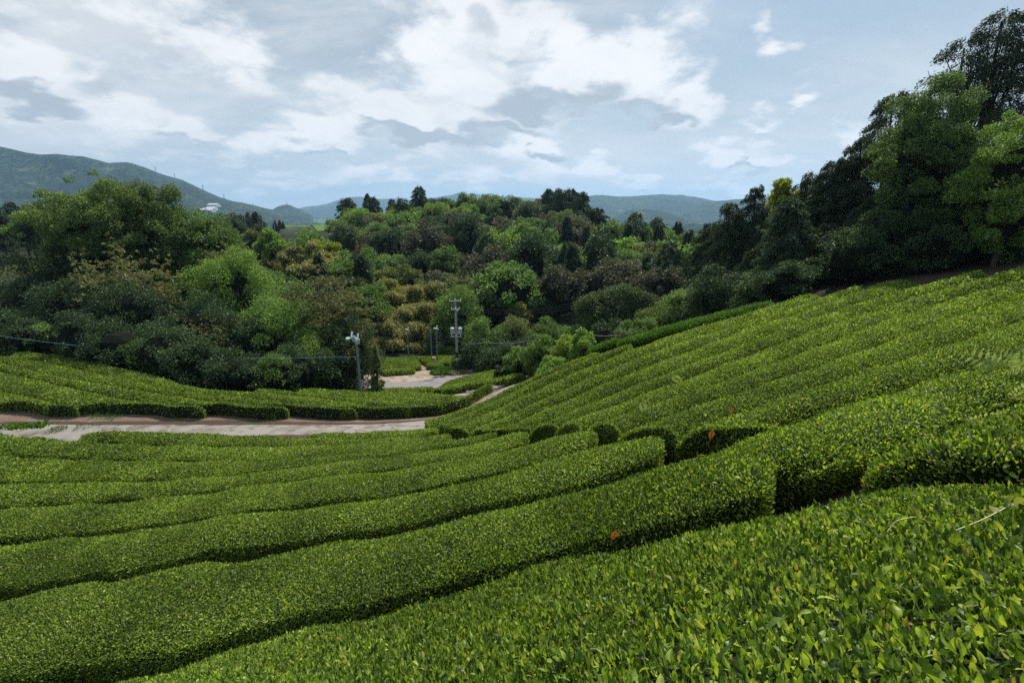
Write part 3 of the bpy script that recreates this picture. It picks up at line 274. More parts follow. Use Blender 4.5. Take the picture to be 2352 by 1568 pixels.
# crest of the wooded hill across the valley: azimuth tangent -> (distance, canopy elevation tangent)
CREST_T = np.array([-3, -1.5, -1.02, -.80, -.60, -.47, -.44, -.41, -.35, -.30, -.20, -.13, -.02, .05, .10, .13, .16, .2, .235, .30, .36, .45, .7, 1.2, 3])
CREST_D = np.array([120, 150, 190, 200, 200, 190, 170, 170, 190, 200, 210, 215, 215, 210, 205, 200, 190, 165, 150, 140, 130, 120, 100, 90, 90.])
CREST_E = np.array([.02, .02, .010, .004, -.02, -.035, -.045, -.040, .006, .012, .020, .024, .022, .020, .018, .010, -.020, -.036, -.040, -.050, -.055, -.04, .02, .05, .05])
def ground_h(x, y):
    x = np.asarray(x, float); y = np.asarray(y, float)
    near = tea_top(np.clip(x, -60, 45), np.clip(y, -6, 70)) - .74
    r = np.hypot(x, y); yy = np.maximum(y, 1.0); T = np.clip(x / np.maximum(yy, r * .3), -3, 3)
    cd_ = np.interp(T, CREST_T, CREST_D); ce = np.interp(T, CREST_T, CREST_E)
    top = cd_ * ce - 8.0
    foot = np.interp(T, [-3, -1.1, -.7, -.3, 0, .3, .7, 3], [-6, -12, -17, -20.5, -20.0, -17.5, -9, -4])
    up = lerp(foot, top, sstep(y, 66, 66 + (cd_ - 66) * 1.02) * .45 + .55 * np.clip((y - 70) / (cd_ - 70), 0, 1))
    # the plateau with the far tea field, seen through the gap on the left
    gap = sstep(T, -.52, -.47) * (1 - sstep(T, -.36, -.32))
    plateau = lerp(-60, -9.4, 1 - sstep(y, 420, 600))
    beyond = lerp(top, lerp(np.full_like(top, -60.0), plateau, gap), sstep(y, cd_, cd_ + lerp(190, 60, gap)))
    far = np.where(y < cd_, up, beyond)
    far = far + 1.2 * np.sin(x * .045 + 1.3) * np.cos(y * .038) * sstep(y, 80, 130)
    back = np.interp(x, [-80, 0, 60], [-13, 0.5, 5.0])
    m = sstep(y, 60, 78); z = lerp(near, far, m)
    z = lerp(z, far, sstep(-x, 50, 75) * sstep(y, 20, 50))
    z = lerp(back, z, sstep(y, -14, -2))
    z = np.where(y < -14, back, z)
    # banks under the trees beside the fields
    z = z + 2.6 * np.exp(-((x + 38) ** 2 / 220 + (y - 58) ** 2 / 90)) + 1.5 * np.exp(-((x - 30) ** 2 / 160 + (y - 42) ** 2 / 90))
    return z
def gh(x, y): return float(ground_h(np.array([x]), np.array([y]))[0])

def terrain():
    th = np.radians(np.concatenate([np.arange(-70, 70.01, .6), np.arange(76, 290, 8)]))
    r = np.concatenate([np.arange(.4, 70, .55), 70 * np.geomspace(1, 12000 / 70, 90)[1:]])
    TH, RR = np.meshgrid(th, r, indexing='ij'); X_ = RR * np.sin(TH); Y_ = RR * np.cos(TH)
    Z_ = ground_h(X_, Y_); 
    V = np.stack([X_, Y_, Z_], -1).reshape(-1, 3); nt, nr = len(th), len(r)
    i = np.arange(nt)[:, None] * nr + np.arange(nr - 1)[None]; j = ((np.arange(nt) + 1) % nt)[:, None] * nr + np.arange(nr - 1)[None]
    F = np.stack([i, i + 1, j + 1, j], -1).reshape(-1, 4)
    V = np.concatenate([V, [[0, 0, gh(0, 0)]]]); q = np.arange(nt)
    Tn = np.stack([np.full(nt, len(V) - 1), q * nr, ((q + 1) % nt) * nr], 1)
    def b(g):
        ge = g.node('ShaderNodeNewGeometry'); P = ge.outputs['Position']
        fine = g.noise(P, 9, 8, .7); mid = g.noise(P, .8, 5, .6); wide = g.noise(P, .012, 7, .6, .4)
        soil = g.ramp(fine, [(.3, (.03, .02, .015)), (.5, (.065, .042, .03)), (.72, (.13, .09, .065))])
        grass = g.ramp(fine, [(.3, (.02, .035, .012)), (.7, (.05, .08, .025))])
        near_ = g.mix(g.step(mid, .5, .66), soil, grass)
        sp = g.node('ShaderNodeSeparateXYZ'); g.put(sp.inputs[0], P)      # ground coloured darker under the right woodland and the left wood
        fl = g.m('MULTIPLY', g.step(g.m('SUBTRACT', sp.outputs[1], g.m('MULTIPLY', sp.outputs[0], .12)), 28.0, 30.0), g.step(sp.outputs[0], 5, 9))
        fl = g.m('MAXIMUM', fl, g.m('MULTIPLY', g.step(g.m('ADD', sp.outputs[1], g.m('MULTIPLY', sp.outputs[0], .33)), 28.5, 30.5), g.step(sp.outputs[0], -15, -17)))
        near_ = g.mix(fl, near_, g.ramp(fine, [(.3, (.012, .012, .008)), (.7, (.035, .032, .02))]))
        fields = g.ramp(wide, [(.36, (.020, .042, .018)), (.47, (.035, .065, .026)), (.52, (.085, .13, .045)), (.58, (.03, .055, .022)), (.66, (.12, .14, .07)), (.7, (.03, .05, .02))])
        d = g.v('LENGTH', P)
        far_ = g.mix(g.step(d, 260, 420), g.ramp(fine, [(.3, (.008, .012, .006)), (.7, (.022, .03, .014))]), fields)
        col = g.mix(g.step(d, 66, 74), near_, far_)
        bn = g.node('ShaderNodeBump'); bn.inputs['Strength'].default_value = .6; bn.inputs['Distance'].default_value = .06; g.put(bn.inputs['Height'], fine)
        return principled(g, col, .92, .15, Normal=bn.outputs[0])
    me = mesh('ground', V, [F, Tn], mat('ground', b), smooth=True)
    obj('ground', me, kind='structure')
terrain()

# ------------------------------------------------------------------ leaves, the stuff every plant is covered with
def leaves(P, D, L, W, fold=.25, detail=False, side=None, droop=0.0):
    """P base points, D unit directions, L lengths, W widths -> verts, faces"""
    n = len(P); L = np.broadcast_to(L, (n,))[:, None]; W = np.broadcast_to(W, (n,))[:, None]
    if side is None: side = rng.normal(size=(n, 3))
    S_ = unit(np.cross(D, side)); N = unit(np.cross(S_, D))
    if detail:
        st = [(.0, .0, 0), (.28, .40, .05), (.55, .50, .06), (.80, .32, .0), (1.0, .0, -.10)]
        vs = [P]
        for a, wd, h in st[1:-1]:
            c = P + D * L * a + N * L * h
            vs += [c - S_ * W * wd + N * W * fold * wd * 1.6, c, c + S_ * W * wd + N * W * fold * wd * 1.6]
        vs.append(P + D * L + N * L * -.08)
        V = np.stack(vs, 1).reshape(-1, 3); b = np.arange(n)[:, None] * 11
        Q = np.concatenate([b + np.array([q]) for q in ((1, 4, 5, 2), (2, 5, 6, 3), (4, 7, 8, 5), (5, 8, 9, 6))])
        T = np.concatenate([b + np.array([q]) for q in ((0, 1, 2), (0, 2, 3), (7, 10, 8), (8, 10, 9))])
        return V, Q, T
    c = P + D * L * .5 + np.array([0, 0, -1.]) * L * droop * .2
    V = np.stack([P, c - S_ * W * .5 + N * W * fold, P + D * L + np.array([0, 0, -1.]) * L * droop, c + S_ * W * .5 + N * W * fold], 1).reshape(-1, 3)
    return V, np.arange(4 * n).reshape(n, 4), None

# ------------------------------------------------------------------ tea hedges
PROF = [(-.90, .82), (-.97, .64), (-1.0, .48), (-.97, .36), (-.90, .265), (-.77, .175), (-.55, .085), (-.28, .022), (0, 0)]
PROF = np.array(PROF + [(-a, b) for a, b in PROF[-2::-1]])
LEAFCOUNT = [0]
# the field beyond the path is cut off along the path
FRONT_X = [-60, -31.9, -27.1, -22.4, -17.8, -15, -9.6, -5.4, -4.8, -3.3, -2.2, -.5]; FRONT_Y = [28.5, 28.2, 28.05, 27.5, 26.95, 26.8, 27.7, 29.4, 29.8, 31.8, 34.6, 37.3]
EDGE_Y = [4, 6, 7, 8.2, 10.3, 12.1, 14.1, 15.6, 17.3, 20.3, 22.5, 25]; EDGE_X = [6.9, 5.2, 4.1, 3.2, 2.5, 1.95, 1.4, .6, -1.4, -3.1, -4.4, -5]     # seam between near field and right slope
def tea_hedge(key, label, group, hgt=1.0, leafscale=1.0, ragged=0.0, mk='tea'):
    h = HEDGES[key]; C = np.array(h['c'], float); W = np.array(h['w'], float)
    if key[0] == 't' and key not in ('t8', 't9'): C = np.concatenate([C[:1] - unit(C[1] - C[0]) * .9, C]); W = np.r_[W[0], W]
    if key[0] == 'g' and key != 'g7': W = np.minimum(W, 2.7)
    s = np.r_[0, np.cumsum(np.hypot(*np.diff(C, axis=0).T))]
    dmin = np.hypot(C[:, 0], C[:, 1]).min(); step = .22 if dmin < 12 else .4
    n = max(8, int(s[-1] / step)); t = np.linspace(0, s[-1], n)
    # denser rings at the rounded ends
    t = np.unique(np.concatenate([t, np.linspace(0, .9, 10), s[-1] - np.linspace(0, .9, 10)])); t = t[(t >= 0) & (t <= s[-1])]
    C = np.stack([np.interp(t, s, C[:, 0]), np.interp(t, s, C[:, 1])], 1)
    for _ in range(3): C[1:-1] = .5 * C[1:-1] + .25 * (C[:-2] + C[2:])
    hw = np.interp(t, s, W) / 2 - {'t': .13, 'f': .12}.get(key[0], .095)
    ph = rng.uniform(0, 6, 4)
    e = np.minimum(t, s[-1] - t); cl = .95 if key[0] in 'gf' else .6; cap = np.clip(e / cl, 0, 1); cap = (1 - (1 - cap) ** 2.4) ** (1 / 2.4)
    if key[0] == 't' and key not in ('t8', 't9'): cap = np.where(t < s[-1] / 2, np.maximum(cap, .93), cap)
    T = np.gradient(C, axis=0); T = unit(T); N = np.stack([T[:, 1], -T[:, 0]], 1)
    Lat = PROF[:, 0][None] * (hw * (.25 + .75 * cap))[:, None]
    Lat = Lat * (1 + .05 * np.sin(t * 1.9 + ph[0])[:, None] * np.sign(PROF[:, 0])[None] + .03 * np.sin(t * 4.3 + ph[1])[:, None])
    X_ = C[:, 0:1] + N[:, 0:1] * Lat; Y_ = C[:, 1:2] + N[:, 1:2] * Lat
    if key in ('f0', 'f1', 'f2', 'f3', 'f4', 'f5', 'f6', 'f7'):
        tip = C[-1, 0]; back_ = .6 * sstep(tip - X_, 1.4, 4.0) * (1 - sstep(tip - X_, 6, 9) * .6)
        Y_ = np.maximum(Y_, np.interp(X_, FRONT_X, FRONT_Y) + back_ + .05 * np.sin(X_ * 3.1))
    if key[0] == 't' and key not in ('t8', 't9'): X_ = np.maximum(X_, np.interp(Y_, EDGE_Y, EDGE_X) + .10 * np.sin(t[:, None] * 0 + Y_ * 2.0 + ph[0]))
    if key in ('g0', 'g0b', 'g1', 'g2', 'g3'): X_ = np.minimum(X_, np.interp(Y_, EDGE_Y, EDGE_X) - .22)
    k = 1.0 if hw.mean() > .6 else .85
    pr = PROF[:, 1] * np.where(PROF[:, 1] < .3, .62 if key[0] in 'gjlm' else (1.2 if key[0] == 't' else .9), 1)
    drop = pr[None] * k + (1 - cap)[:, None] * .06
    Z_ = tea_top(X_, Y_) + .09 - drop + .025 * np.sin(X_ * 2.3 + Y_ * 1.1 + ph[2]) + .02 * np.sin(X_ * .9 - Y_ * 2.7 + ph[3])
    Z_ = np.where(PROF[:, 1][None] > .5, np.minimum(Z_, tea_top(X_, Y_) - .4), Z_)
    Z_ += (hgt - 1) * .7
    G = np.stack([X_, Y_, Z_], -1); nt, npf = G.shape[:2]
    i = np.arange(nt - 1)[:, None] * npf + np.arange(npf - 1)[None]
    F = np.stack([i, i + 1, i + npf + 1, i + npf], -1).reshape(-1, 4)
    Vc = G.reshape(-1, 3)
    caps = np.array([[j, j + 1, npf - 1 - j - 1, npf - 1 - j] for j in range(npf // 2)]); caps = np.concatenate([caps, caps + (nt - 1) * npf])
    F = np.concatenate([F, caps])
    a, b, c_, d = Vc[F[:, 0]], Vc[F[:, 1]], Vc[F[:, 2]], Vc[F[:, 3]]
    nrm = np.cross(c_ - a, d - b); area = np.linalg.norm(nrm, axis=1) / 2; nrm = unit(nrm)
    cen = (a + b + c_ + d) / 4
    tin = np.clip(t, min(1.6, s[-1] * .45), s[-1] - min(1.6, s[-1] * .45)); Cin = np.stack([np.interp(tin, t, C[:, 0]), np.interp(tin, t, C[:, 1]), np.interp(tin, t, Z_.min(1))], 1)
    ctr = np.concatenate([np.repeat(Cin[:-1], npf - 1, 0), np.repeat(Cin[[0, -1]], len(caps) // 2, 0)])
    flip = (nrm * (cen - ctr)).sum(1) < 0; nrm[flip] *= -1
    dist = np.linalg.norm(cen, axis=1)
    L = np.clip(dist * .0026, .043, .10) * leafscale
    dens_ = 1.55 / (L * L * .26)
    cnt = rng.poisson(area * dens_)
    # interior end closures are covered by the first and last rings, give them more leaves
    idx = np.repeat(np.arange(len(F)), cnt); m = len(idx); LEAFCOUNT[0] += m
    u, v = rng.random(m)[:, None], rng.random(m)[:, None]
    P = (a[idx] * (1 - u) + b[idx] * u) * (1 - v) + (d[idx] * (1 - u) + c_[idx] * u) * v
    nn = nrm[idx]; Ls = L[idx] * rng.uniform(.45, 1.45, m) * (1 + (rng.random(m) < .05) * .5)
    rr = rng.normal(size=(m, 3)); rr -= nn * (rr * nn).sum(1)[:, None]; rr = unit(rr)
    flatl = rng.random(m) < np.where(dist[idx] < 8, .25, .48)         # leaves lying with the clipped face, the rest stand up
    tilt = np.where(flatl, rng.uniform(.85, 1.45, m), .12 + .95 * rng.random(m) ** 1.3)[:, None]
    upw = np.where(flatl[:, None], 0.0, 1.0) * np.array([0, 0, .55])
    Dr = unit(nn * np.cos(tilt) + rr * np.sin(tilt) + upw)
    P = P + nn * (rng.uniform(-1.35, .10, m) * Ls)[:, None]
    # a few shoots stand above the clipped face
    sh = rng.random(m) < (.012 + ragged); P = P + nn * (sh * rng.uniform(.3, 1.2, m) * Ls)[:, None]
    side = np.where(flatl[:, None], nn + .30 * rng.normal(size=(m, 3)), np.where(rng.random((m, 1)) < .6, rr + .5 * rng.normal(size=(m, 3)), rng.normal(size=(m, 3))))
    near = dmin < 9
    if near:
        q = dist[idx] < 9
        V1, Q1, T1 = leaves(P[q], Dr[q], Ls[q], Ls[q] * rng.uniform(.34, .50, q.sum()), .22, True, side=side[q])
        V2, Q2, _ = leaves(P[~q], Dr[~q], Ls[~q], Ls[~q] * .5, .15, side=side[~q])
    else:
        V1, Q1, T1 = np.zeros((0, 3)), np.zeros((0, 4), int), np.zeros((0, 3), int)
        V2, Q2, _ = leaves(P, Dr, Ls, Ls * .5, .15, side=side)
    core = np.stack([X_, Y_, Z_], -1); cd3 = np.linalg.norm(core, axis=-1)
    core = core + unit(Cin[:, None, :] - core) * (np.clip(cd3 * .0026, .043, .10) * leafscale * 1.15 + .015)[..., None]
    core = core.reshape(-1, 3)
    n0 = len(core); n1_ = n0 + len(V1)
    quads = np.concatenate([F, Q1 + n0, Q2 + n1_]); nc = len(F)
    fs = [quads]; mi = np.concatenate([np.zeros(nc, int), np.ones(len(quads) - nc, int)])
    if len(T1): fs.append(T1 + n0); mi = np.concatenate([mi, np.ones(len(T1), int)])
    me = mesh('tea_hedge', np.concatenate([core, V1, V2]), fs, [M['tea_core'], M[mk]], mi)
    o = obj('tea_hedge', me, label=label, cat='tea hedge')
    if group: o['group'] = group
    return o
LAB = {
 'g0b': "short clipped tea hedge edging the near side of the pale path at its corner",
 'g0': "long low tea hedge edging the pale path, with a rounded left end",
 'g1': 'tea hedge behind the unclipped sprouts at left, next below the hedge edging the path',
 'g2': 'tea hedge of the near field, second row below the hedge that edges the path',
 'g3': 'tea hedge of the near field, third row below the hedge that edges the path',
 'g4': "near-field tea hedge, fourth row below the one edging the path",
 'g5': "tea hedge with rounded right end, third row up from the photo's bottom",
 'g6': "wide tea hedge with blunt rounded end beside the hollow, second row from the bottom",
 'g7': 'nearest tea hedge with big glossy leaves filling the bottom of the photo',
 'tA': "outermost tea hedge of the right slope, along the path and bright shrubs",
 't-1': 'tea hedge on the right slope, second in from the shrubby far edge',
 't0': 'tea hedge on the right slope just below the row of taller unclipped bushes',
 't1': "tea hedge on the right slope with a long slanted dark end face",
 't2': "right slope tea hedge next nearer than the one with the slanted dark end",
 't3': 'tea hedge on the right slope whose lower end has the pale fern tuft',
 't4': "tea hedge in mid right slope, fifth row up from the messy hedge",
 't5': "tea hedge in mid right slope, fourth row up from the messy hedge",
 't6': "right slope tea hedge with rusty shoots, third row up from the messy hedge",
 't7': "right slope tea hedge with dark leafy end, second row up from the messy hedge",
 't8': 'broad tea hedge with a glinting crown just above the messy near hedge at right',
 't9': 'messy overgrown tea hedge with ferns at the right edge, behind the nearest hedge',
 'b1': 'low stretch of unclipped brighter tea at the shrub end of the right slope edge',
 'b2': 'taller unclipped tea row running along the foot of the dark woodland edge',
 'f0': "tea hedge at the far left beyond the path, ending at its left gap",
 'f1': 'tea hedge beyond the path whose rounded end is second from the left along it',
 'f2': 'tea hedge beyond the path whose rounded end is third from the left along it',
 'f3': 'tea hedge beyond the path whose rounded end stands straight below the fan pole',
 'f4': "tea hedge beyond the path, ending next right of the one below the fan pole",
 'f5': "tea hedge beyond the path, short dark end third from the right",
 'f6': "tea hedge beyond the path, ending second from the corner where the path turns",
 'f7': "rear pointed tea hedge beyond the path, reaching furthest right at the corner",
 'f8': 'short tea hedge around the foot of the fan pole beside the grey road',
 'j0': 'tea hedge at the back of the small plot right of the road junction',
 'j1': 'tea hedge of the small plot right of the road junction, second from the back',
 'j2': 'tea hedge of the small plot right of the junction, third from the back',
 'j3': "tea hedge of the small junction plot, middle block face to the path",
 'j4': "tea hedge of the small junction plot, large block face above the stone edging",
 'j5': 'tea hedge above the low stone edging, widest dark front face of the small plot',
 'j6': 'stubby tea bush block at the right end of the small plot, under the shrubs',
 'l0': "rearmost tea hedge of the far plot left of the dirt turning area",
 'l1': "tea hedge second from the back in the far plot left of the dirt",
 'l2': "middle tea hedge of the far plot left of the dirt turning area",
 'l3': "tea hedge second from the front in the far plot left of the dirt",
 'l4': "front tea hedge of the far plot left of the dirt turning area",
 'm0': 'rearmost tea hedge of the far plot behind the utility pole',
 'm1': 'tea hedge second from the back in the far plot behind the utility pole',
 'm2': 'middle tea hedge of the far plot behind the utility pole',
 'm3': 'short tea hedge second from the front in the far plot behind the poles',
 'm4': 'front stub of tea hedge at the foot of the two thin poles',
}
GRP = {'g': 'tea hedges of the near field', 't': 'tea hedges on the right slope', 'b': 'unclipped tea along the woodland edge', 'f': 'tea hedges beyond the pale path',
       'j': 'tea hedges of the small plot by the junction', 'l': 'tea hedges of the far left plot', 'm': 'tea hedges of the far plot behind the utility pole'}
HEDGES = {h['n']: h for h in json.loads(HEDGE_DATA)}
for k in HEDGES:
    rag = .03 if k == 't9' else (.12 if k[0] == 'b' else 0.0)
    tea_hedge(k, LAB[k], GRP[k[0]], hgt=1.25 if k[0] == 'b' else 1.0, leafscale=1.3 if k == 't9' else 1.0, ragged=rag, mk='tea_young' if k[0] == 'b' else 'tea')
print('hedge leaves', LEAFCOUNT[0])

# ------------------------------------------------------------------ paths and roads draped over the ground
def drape(name, left, right, lift, material, step=.5, **kw):
    """a strip between two polylines of (x, y)"""
    def rs(P, n):
        P = np.array(P, float)
        for _ in range(2):
            Q = [P[0]]
            for a, b in zip(P[:-1], P[1:]): Q += [a * .75 + b * .25, a * .25 + b * .75]
            P = np.array(Q + [P[-1]])
        s = np.r_[0, np.cumsum(np.hypot(*np.diff(P, axis=0).T))]; t = np.linspace(0, s[-1], n)
        return np.stack([np.interp(t, s, P[:, 0]), np.interp(t, s, P[:, 1])], 1)
    ln = np.hypot(*np.diff(np.array(left, float), axis=0).T).sum(); n = max(4, int(ln / step)); A, B = rs(left, n), rs(right, n)
    wob = np.random.default_rng(len(left)).normal(size=(n, 2)) * .05; A = A + wob; B = B - wob
    w_ = max(3, int(np.linalg.norm(A - B, axis=1).max() / .35) + 1); f = np.linspace(0, 1, w_)[None, :, None]
    P = A[:, None] * (1 - f) + B[:, None] * f
    edge = np.minimum(f[0, :, 0], 1 - f[0, :, 0]); Z_ = ground_h(P[..., 0], P[..., 1]) + lift + np.where(edge == 0, -lift - .03, 0)[None]
    V = np.concatenate([P, Z_[..., None]], -1).reshape(-1, 3)
    i = np.arange(n - 1)[:, None] * w_ + np.arange(w_ - 1)[None]; F = np.stack([i, i + 1, i + w_ + 1, i + w_], -1).reshape(-1, 4)
    return obj(name, mesh(name, V, F, material, smooth=True), **kw)
def track_mat(name, a, b_, c_, crack=True):
    def b(g):
        P = g.node('ShaderNodeNewGeometry').outputs['Position']
        f = g.noise(P, 14, 8, .7); m_ = g.noise(P, 1.1, 6, .65, .4); w_ = g.noise(P, .35, 3)
        col = g.ramp(f, [(.32, tuple(x * .72 for x in a)), (.5, a), (.7, tuple(min(1, x * 1.25) for x in a))])
        col = g.mix(g.step(m_, .48, .62), col, g.ramp(f, [(.3, tuple(x * .6 for x in b_)), (.7, b_)]))
        col = g.mix(g.m('MULTIPLY', g.step(w_, .55, .62), g.step(f, .45, .6)), col, c_)
        bn = g.node('ShaderNodeBump'); bn.inputs['Strength'].default_value = .5; bn.inputs['Distance'].default_value = .03; g.put(bn.inputs['Height'], f)
        return principled(g, col, .9, .2, Normal=bn.outputs[0])
    return mat(name, b)
M['track'] = track_mat('track', (.245, .222, .20), (.17, .145, .12), (.11, .10, .06))
M['asphalt'] = track_mat('asphalt', (.20, .19, .20), (.25, .23, .23), (.26, .22, .19))
M['gravel'] = track_mat('gravel', (.32, .255, .205), (.24, .18, .13), (.16, .145, .075))
M['litter'] = track_mat('litter', (.15, .10, .075), (.22, .165, .13), (.05, .06, .03))
drape('verge', [(-40, 29.6), (-27, 29.3), (-20, 28.8), (-13, 28.4), (-8, 29.3), (-5, 31.0), (-3.2, 33.4), (-1.6, 37.6)], [(-40, 27.2), (-27, 27.2), (-20, 26.5), (-13, 26.2), (-8, 27.3), (-4.6, 29.0), (-2.8, 31.4), (-1.0, 36.0)], .02, M['litter'], kind='structure')
drape('path', [(-40, 27.3), (-31.9, 27.1), (-27.1, 27.0), (-22.4, 26.45), (-17.8, 25.9), (-15, 25.75), (-9.6, 26.5), (-5.4, 28.3), (-4.3, 29.9), (-3.0, 31.8), (-2.1, 34.4), (-.6, 37.0), (1.5, 38.5), (5, 40.5)],
      [(-40, 24.6), (-31.9, 24.6), (-27.1, 24.4), (-22.4, 24.0), (-17.8, 23.7), (-15, 23.6), (-9.5, 24.3), (-5.4, 25.3), (-3.3, 26.9), (-1.5, 29.6), (-.3, 32.4), (.8, 34.8), (2.2, 36.4), (5.5, 38.4)], .045, M['track'], kind='structure')
drape('field_path', [(-2.9, 35.0), (-5.6, 39.8), (-8.1, 44.5), (-9.0, 49.2)], [(-1.4, 36.6), (-4.4, 40.2), (-6.9, 45.3), (-7.3, 50.6)], .055, M['track'], kind='structure')
drape('dirt_yard', [(-20, 52), (-17, 54), (-14.5, 56), (-12.2, 59), (-12.4, 61.8), (-13.6, 66)], [(-9, 49.6), (-7.4, 53.2), (-7.0, 57.8), (-8.6, 60.4), (-11.0, 62.4), (-12.6, 66)], .03, M['gravel'], kind='structure')
drape('asphalt_road', [(-30, 52.5), (-20, 52.0), (-14.8, 51.3), (-10.5, 53.2), (-7.3, 55.4), (-3.5, 58.5), (3, 61)], [(-30, 49.6), (-20, 49.2), (-14.6, 48.2), (-9.0, 48.8), (-6.6, 51.6), (-2.5, 55.6), (4, 58)], .06, M['asphalt'], kind='structure')

# ------------------------------------------------------------------ foliage colours (true leaf colours, dark to bright)
def greens(a, b, c_): return [(0, a), (.5, b), (.9, c_), (1, tuple(x * 1.25 for x in c_))]
M['dark'] = leaf_mat('dark_evergreen_leaves', greens((000.025, 000.047, 000.022), (000.047, 000.085, 000.036), (000.090, 000.145, 000.055)), 0.25, (1.2, 1.25, .6), .45, obvar=.2)
M['mid'] = leaf_mat('mid_green_leaves', greens((000.053, 000.101, 000.033), (000.117, 000.204, 000.059), (000.211, 000.325, 000.090)), 0.34, (1.3, 1.3, .5), obvar=.22)
M['bright'] = leaf_mat('fresh_green_leaves', greens((000.086, 000.156, 000.037), (000.180, 000.296, 000.066), (000.296, 000.437, 000.102)), 0.42, (1.3, 1.3, .5), obvar=.18)
M['olive'] = leaf_mat('olive_green_leaves', greens((000.070, 000.097, 000.035), (000.144, 000.180, 000.059), (000.250, 000.281, 000.102)), 0.32, (1.25, 1.2, .6), obvar=.2)
M['brown'] = leaf_mat('grey_brown_green_leaves', greens((000.057, 000.063, 000.037), (000.108, 000.117, 000.069), (000.184, 000.189, 000.113)), 0.25, (1.2, 1.2, .7), obvar=.18)
M['yellow'] = leaf_mat('yellow_green_leaves', greens((0.121, 0.162, 0.020), (0.230, 0.270, 0.034), (0.365, 0.392, 0.068)), .4, (1.3, 1.3, .5), obvar=.12)
M['red'] = leaf_mat('reddish_brown_leaves', greens((0.07, 0.045, 0.03), (0.12, 0.08, 0.05), (0.17, 0.12, 0.075)), 0.25, (1.2, 1.1, .7), obvar=.15)
M['pink'] = leaf_mat('pinkish_young_leaves', greens((00.209, 00.112, 00.068), (00.359, 00.194, 00.127), (00.508, 00.313, 00.209)), .35, (1.25, 1.1, .8))
M['bamboo'] = leaf_mat('bamboo_leaves', greens((00.135, 00.143, 00.045), (00.254, 00.254, 00.090), (00.389, 00.374, 00.149)), .35, (1.25, 1.2, .6), obvar=.15)
M['hinoki'] = leaf_mat('cypress_sprays', greens((00.020, 00.034, 00.018), (00.039, 00.064, 00.032), (00.081, 00.115, 00.052)), 0.22, (1.2, 1.25, .6), .5, obvar=.2)
M['cypress'] = leaf_mat('grey_green_sprays', greens((0.030, 0.054, 0.033), (0.060, 0.099, 0.054), (0.105, 0.158, 0.083)), .25, (1.2, 1.3, .7), .5)
M['cedar'] = leaf_mat('cedar_sprays', greens((0.036, 0.042, 0.020), (0.063, 0.073, 0.034), (0.112, 0.119, 0.056)), .2, (1.2, 1.2, .6), .5, obvar=.2)
M['hillcore'] = plain('inner_dark_fill', (.010, .013, .008), .95, .05, var=.3)  # near-black solid added inside crowns to stop light showing through

M['culm'] = plain('bamboo_culm', (.10, .12, .04), .5, .4)
M['lilac'] = leaf_mat('lilac_blossom', [(0, (.35, .30, .42)), (1, (.55, .50, .62))], .3, (1, 1, 1))
def sphere_dirs(n, zmin=-1.0):
    z = rng.uniform(zmin, 1, n); a = rng.uniform(0, 2 * np.pi, n); r = np.sqrt(1 - z * z)
    return np.stack([r * np.cos(a), r * np.sin(a), z], 1)
def clumps_round(c, rad, k, cr, zmin=-.45, jit=.22):
    g_ = (np.arange(k) + .5) / k; z = 1 - g_ * (1 - zmin); a = np.arange(k) * 2.39996 + rng.uniform(0, 6); r = np.sqrt(np.maximum(0, 1 - z * z))
    d = np.stack([r * np.cos(a), r * np.sin(a), z], 1) + rng.normal(size=(k, 3)) * jit * .5
    d = unit(d) * rng.uniform(.60, 1.0, (k, 1))
    return np.asarray(c) + d * np.asarray(rad), cr * rng.uniform(.65, 1.3, k)
def leaf_clumps(C, cr, n, L, flat=.8, droop=.25, ratio=.5, zb=-.45):
    pw = cr ** 2; i = rng.choice(len(C), n, p=pw / pw.sum()); d = sphere_dirs(n, zb)
    rr = cr[i] * (1 - .45 * rng.random(n) ** 2.2)
    # dents and tufts break each clump's outline
    bump = 1 + .22 * np.sin(d[:, 0] * 7 + C[i, 0] * 3) * np.sin(d[:, 1] * 7 + C[i, 1] * 3) + .10 * rng.normal(size=n)
    P = C[i] + d * (rr * bump)[:, None] * np.array([1, 1, flat])
    D = unit(d * .7 + rng.normal(size=(n, 3)) * .75 - np.array([0, 0, droop]))
    Ls = L * rng.uniform(.6, 1.35, n)
    V, Q, _ = leaves(P, D, Ls, Ls * ratio, .12)
    return V, Q
def limbs(mb, base, top, r0, C, k, seg=5, lift=.35):
    """trunk and main limbs reaching into the clumps"""
    base, top = np.asarray(base, float), np.asarray(top, float); h = top - base
    t = np.linspace(0, 1, 8)[:, None]; wob = np.stack([np.sin(t[:, 0] * 5 + base[0]) * .02, np.cos(t[:, 0] * 4 + base[1]) * .02, t[:, 0] * 0], 1) * np.linalg.norm(h)
    path = base + h * t + wob * t; mb.tube(path, np.linspace(r0, r0 * .25, 8), 7)
    idx = rng.choice(len(C), min(k, len(C)), replace=False)
    for j in idx:
        f = rng.uniform(.3, .85); s = base + h * f + wob[int(f * 7)] * f; e = C[j]; u = np.linspace(0, 1, seg)[:, None]
        mid = (s + e) / 2 + np.array([0, 0, 1.]) * np.linalg.norm(e - s) * (lift - .25) + rng.normal(size=3) * .15
        p = s * (1 - u) ** 2 + 2 * mid * u * (1 - u) + e * u * u
        mb.tube(p, np.linspace(r0 * .38 * (1 - f * .5), r0 * .06, seg), 5)
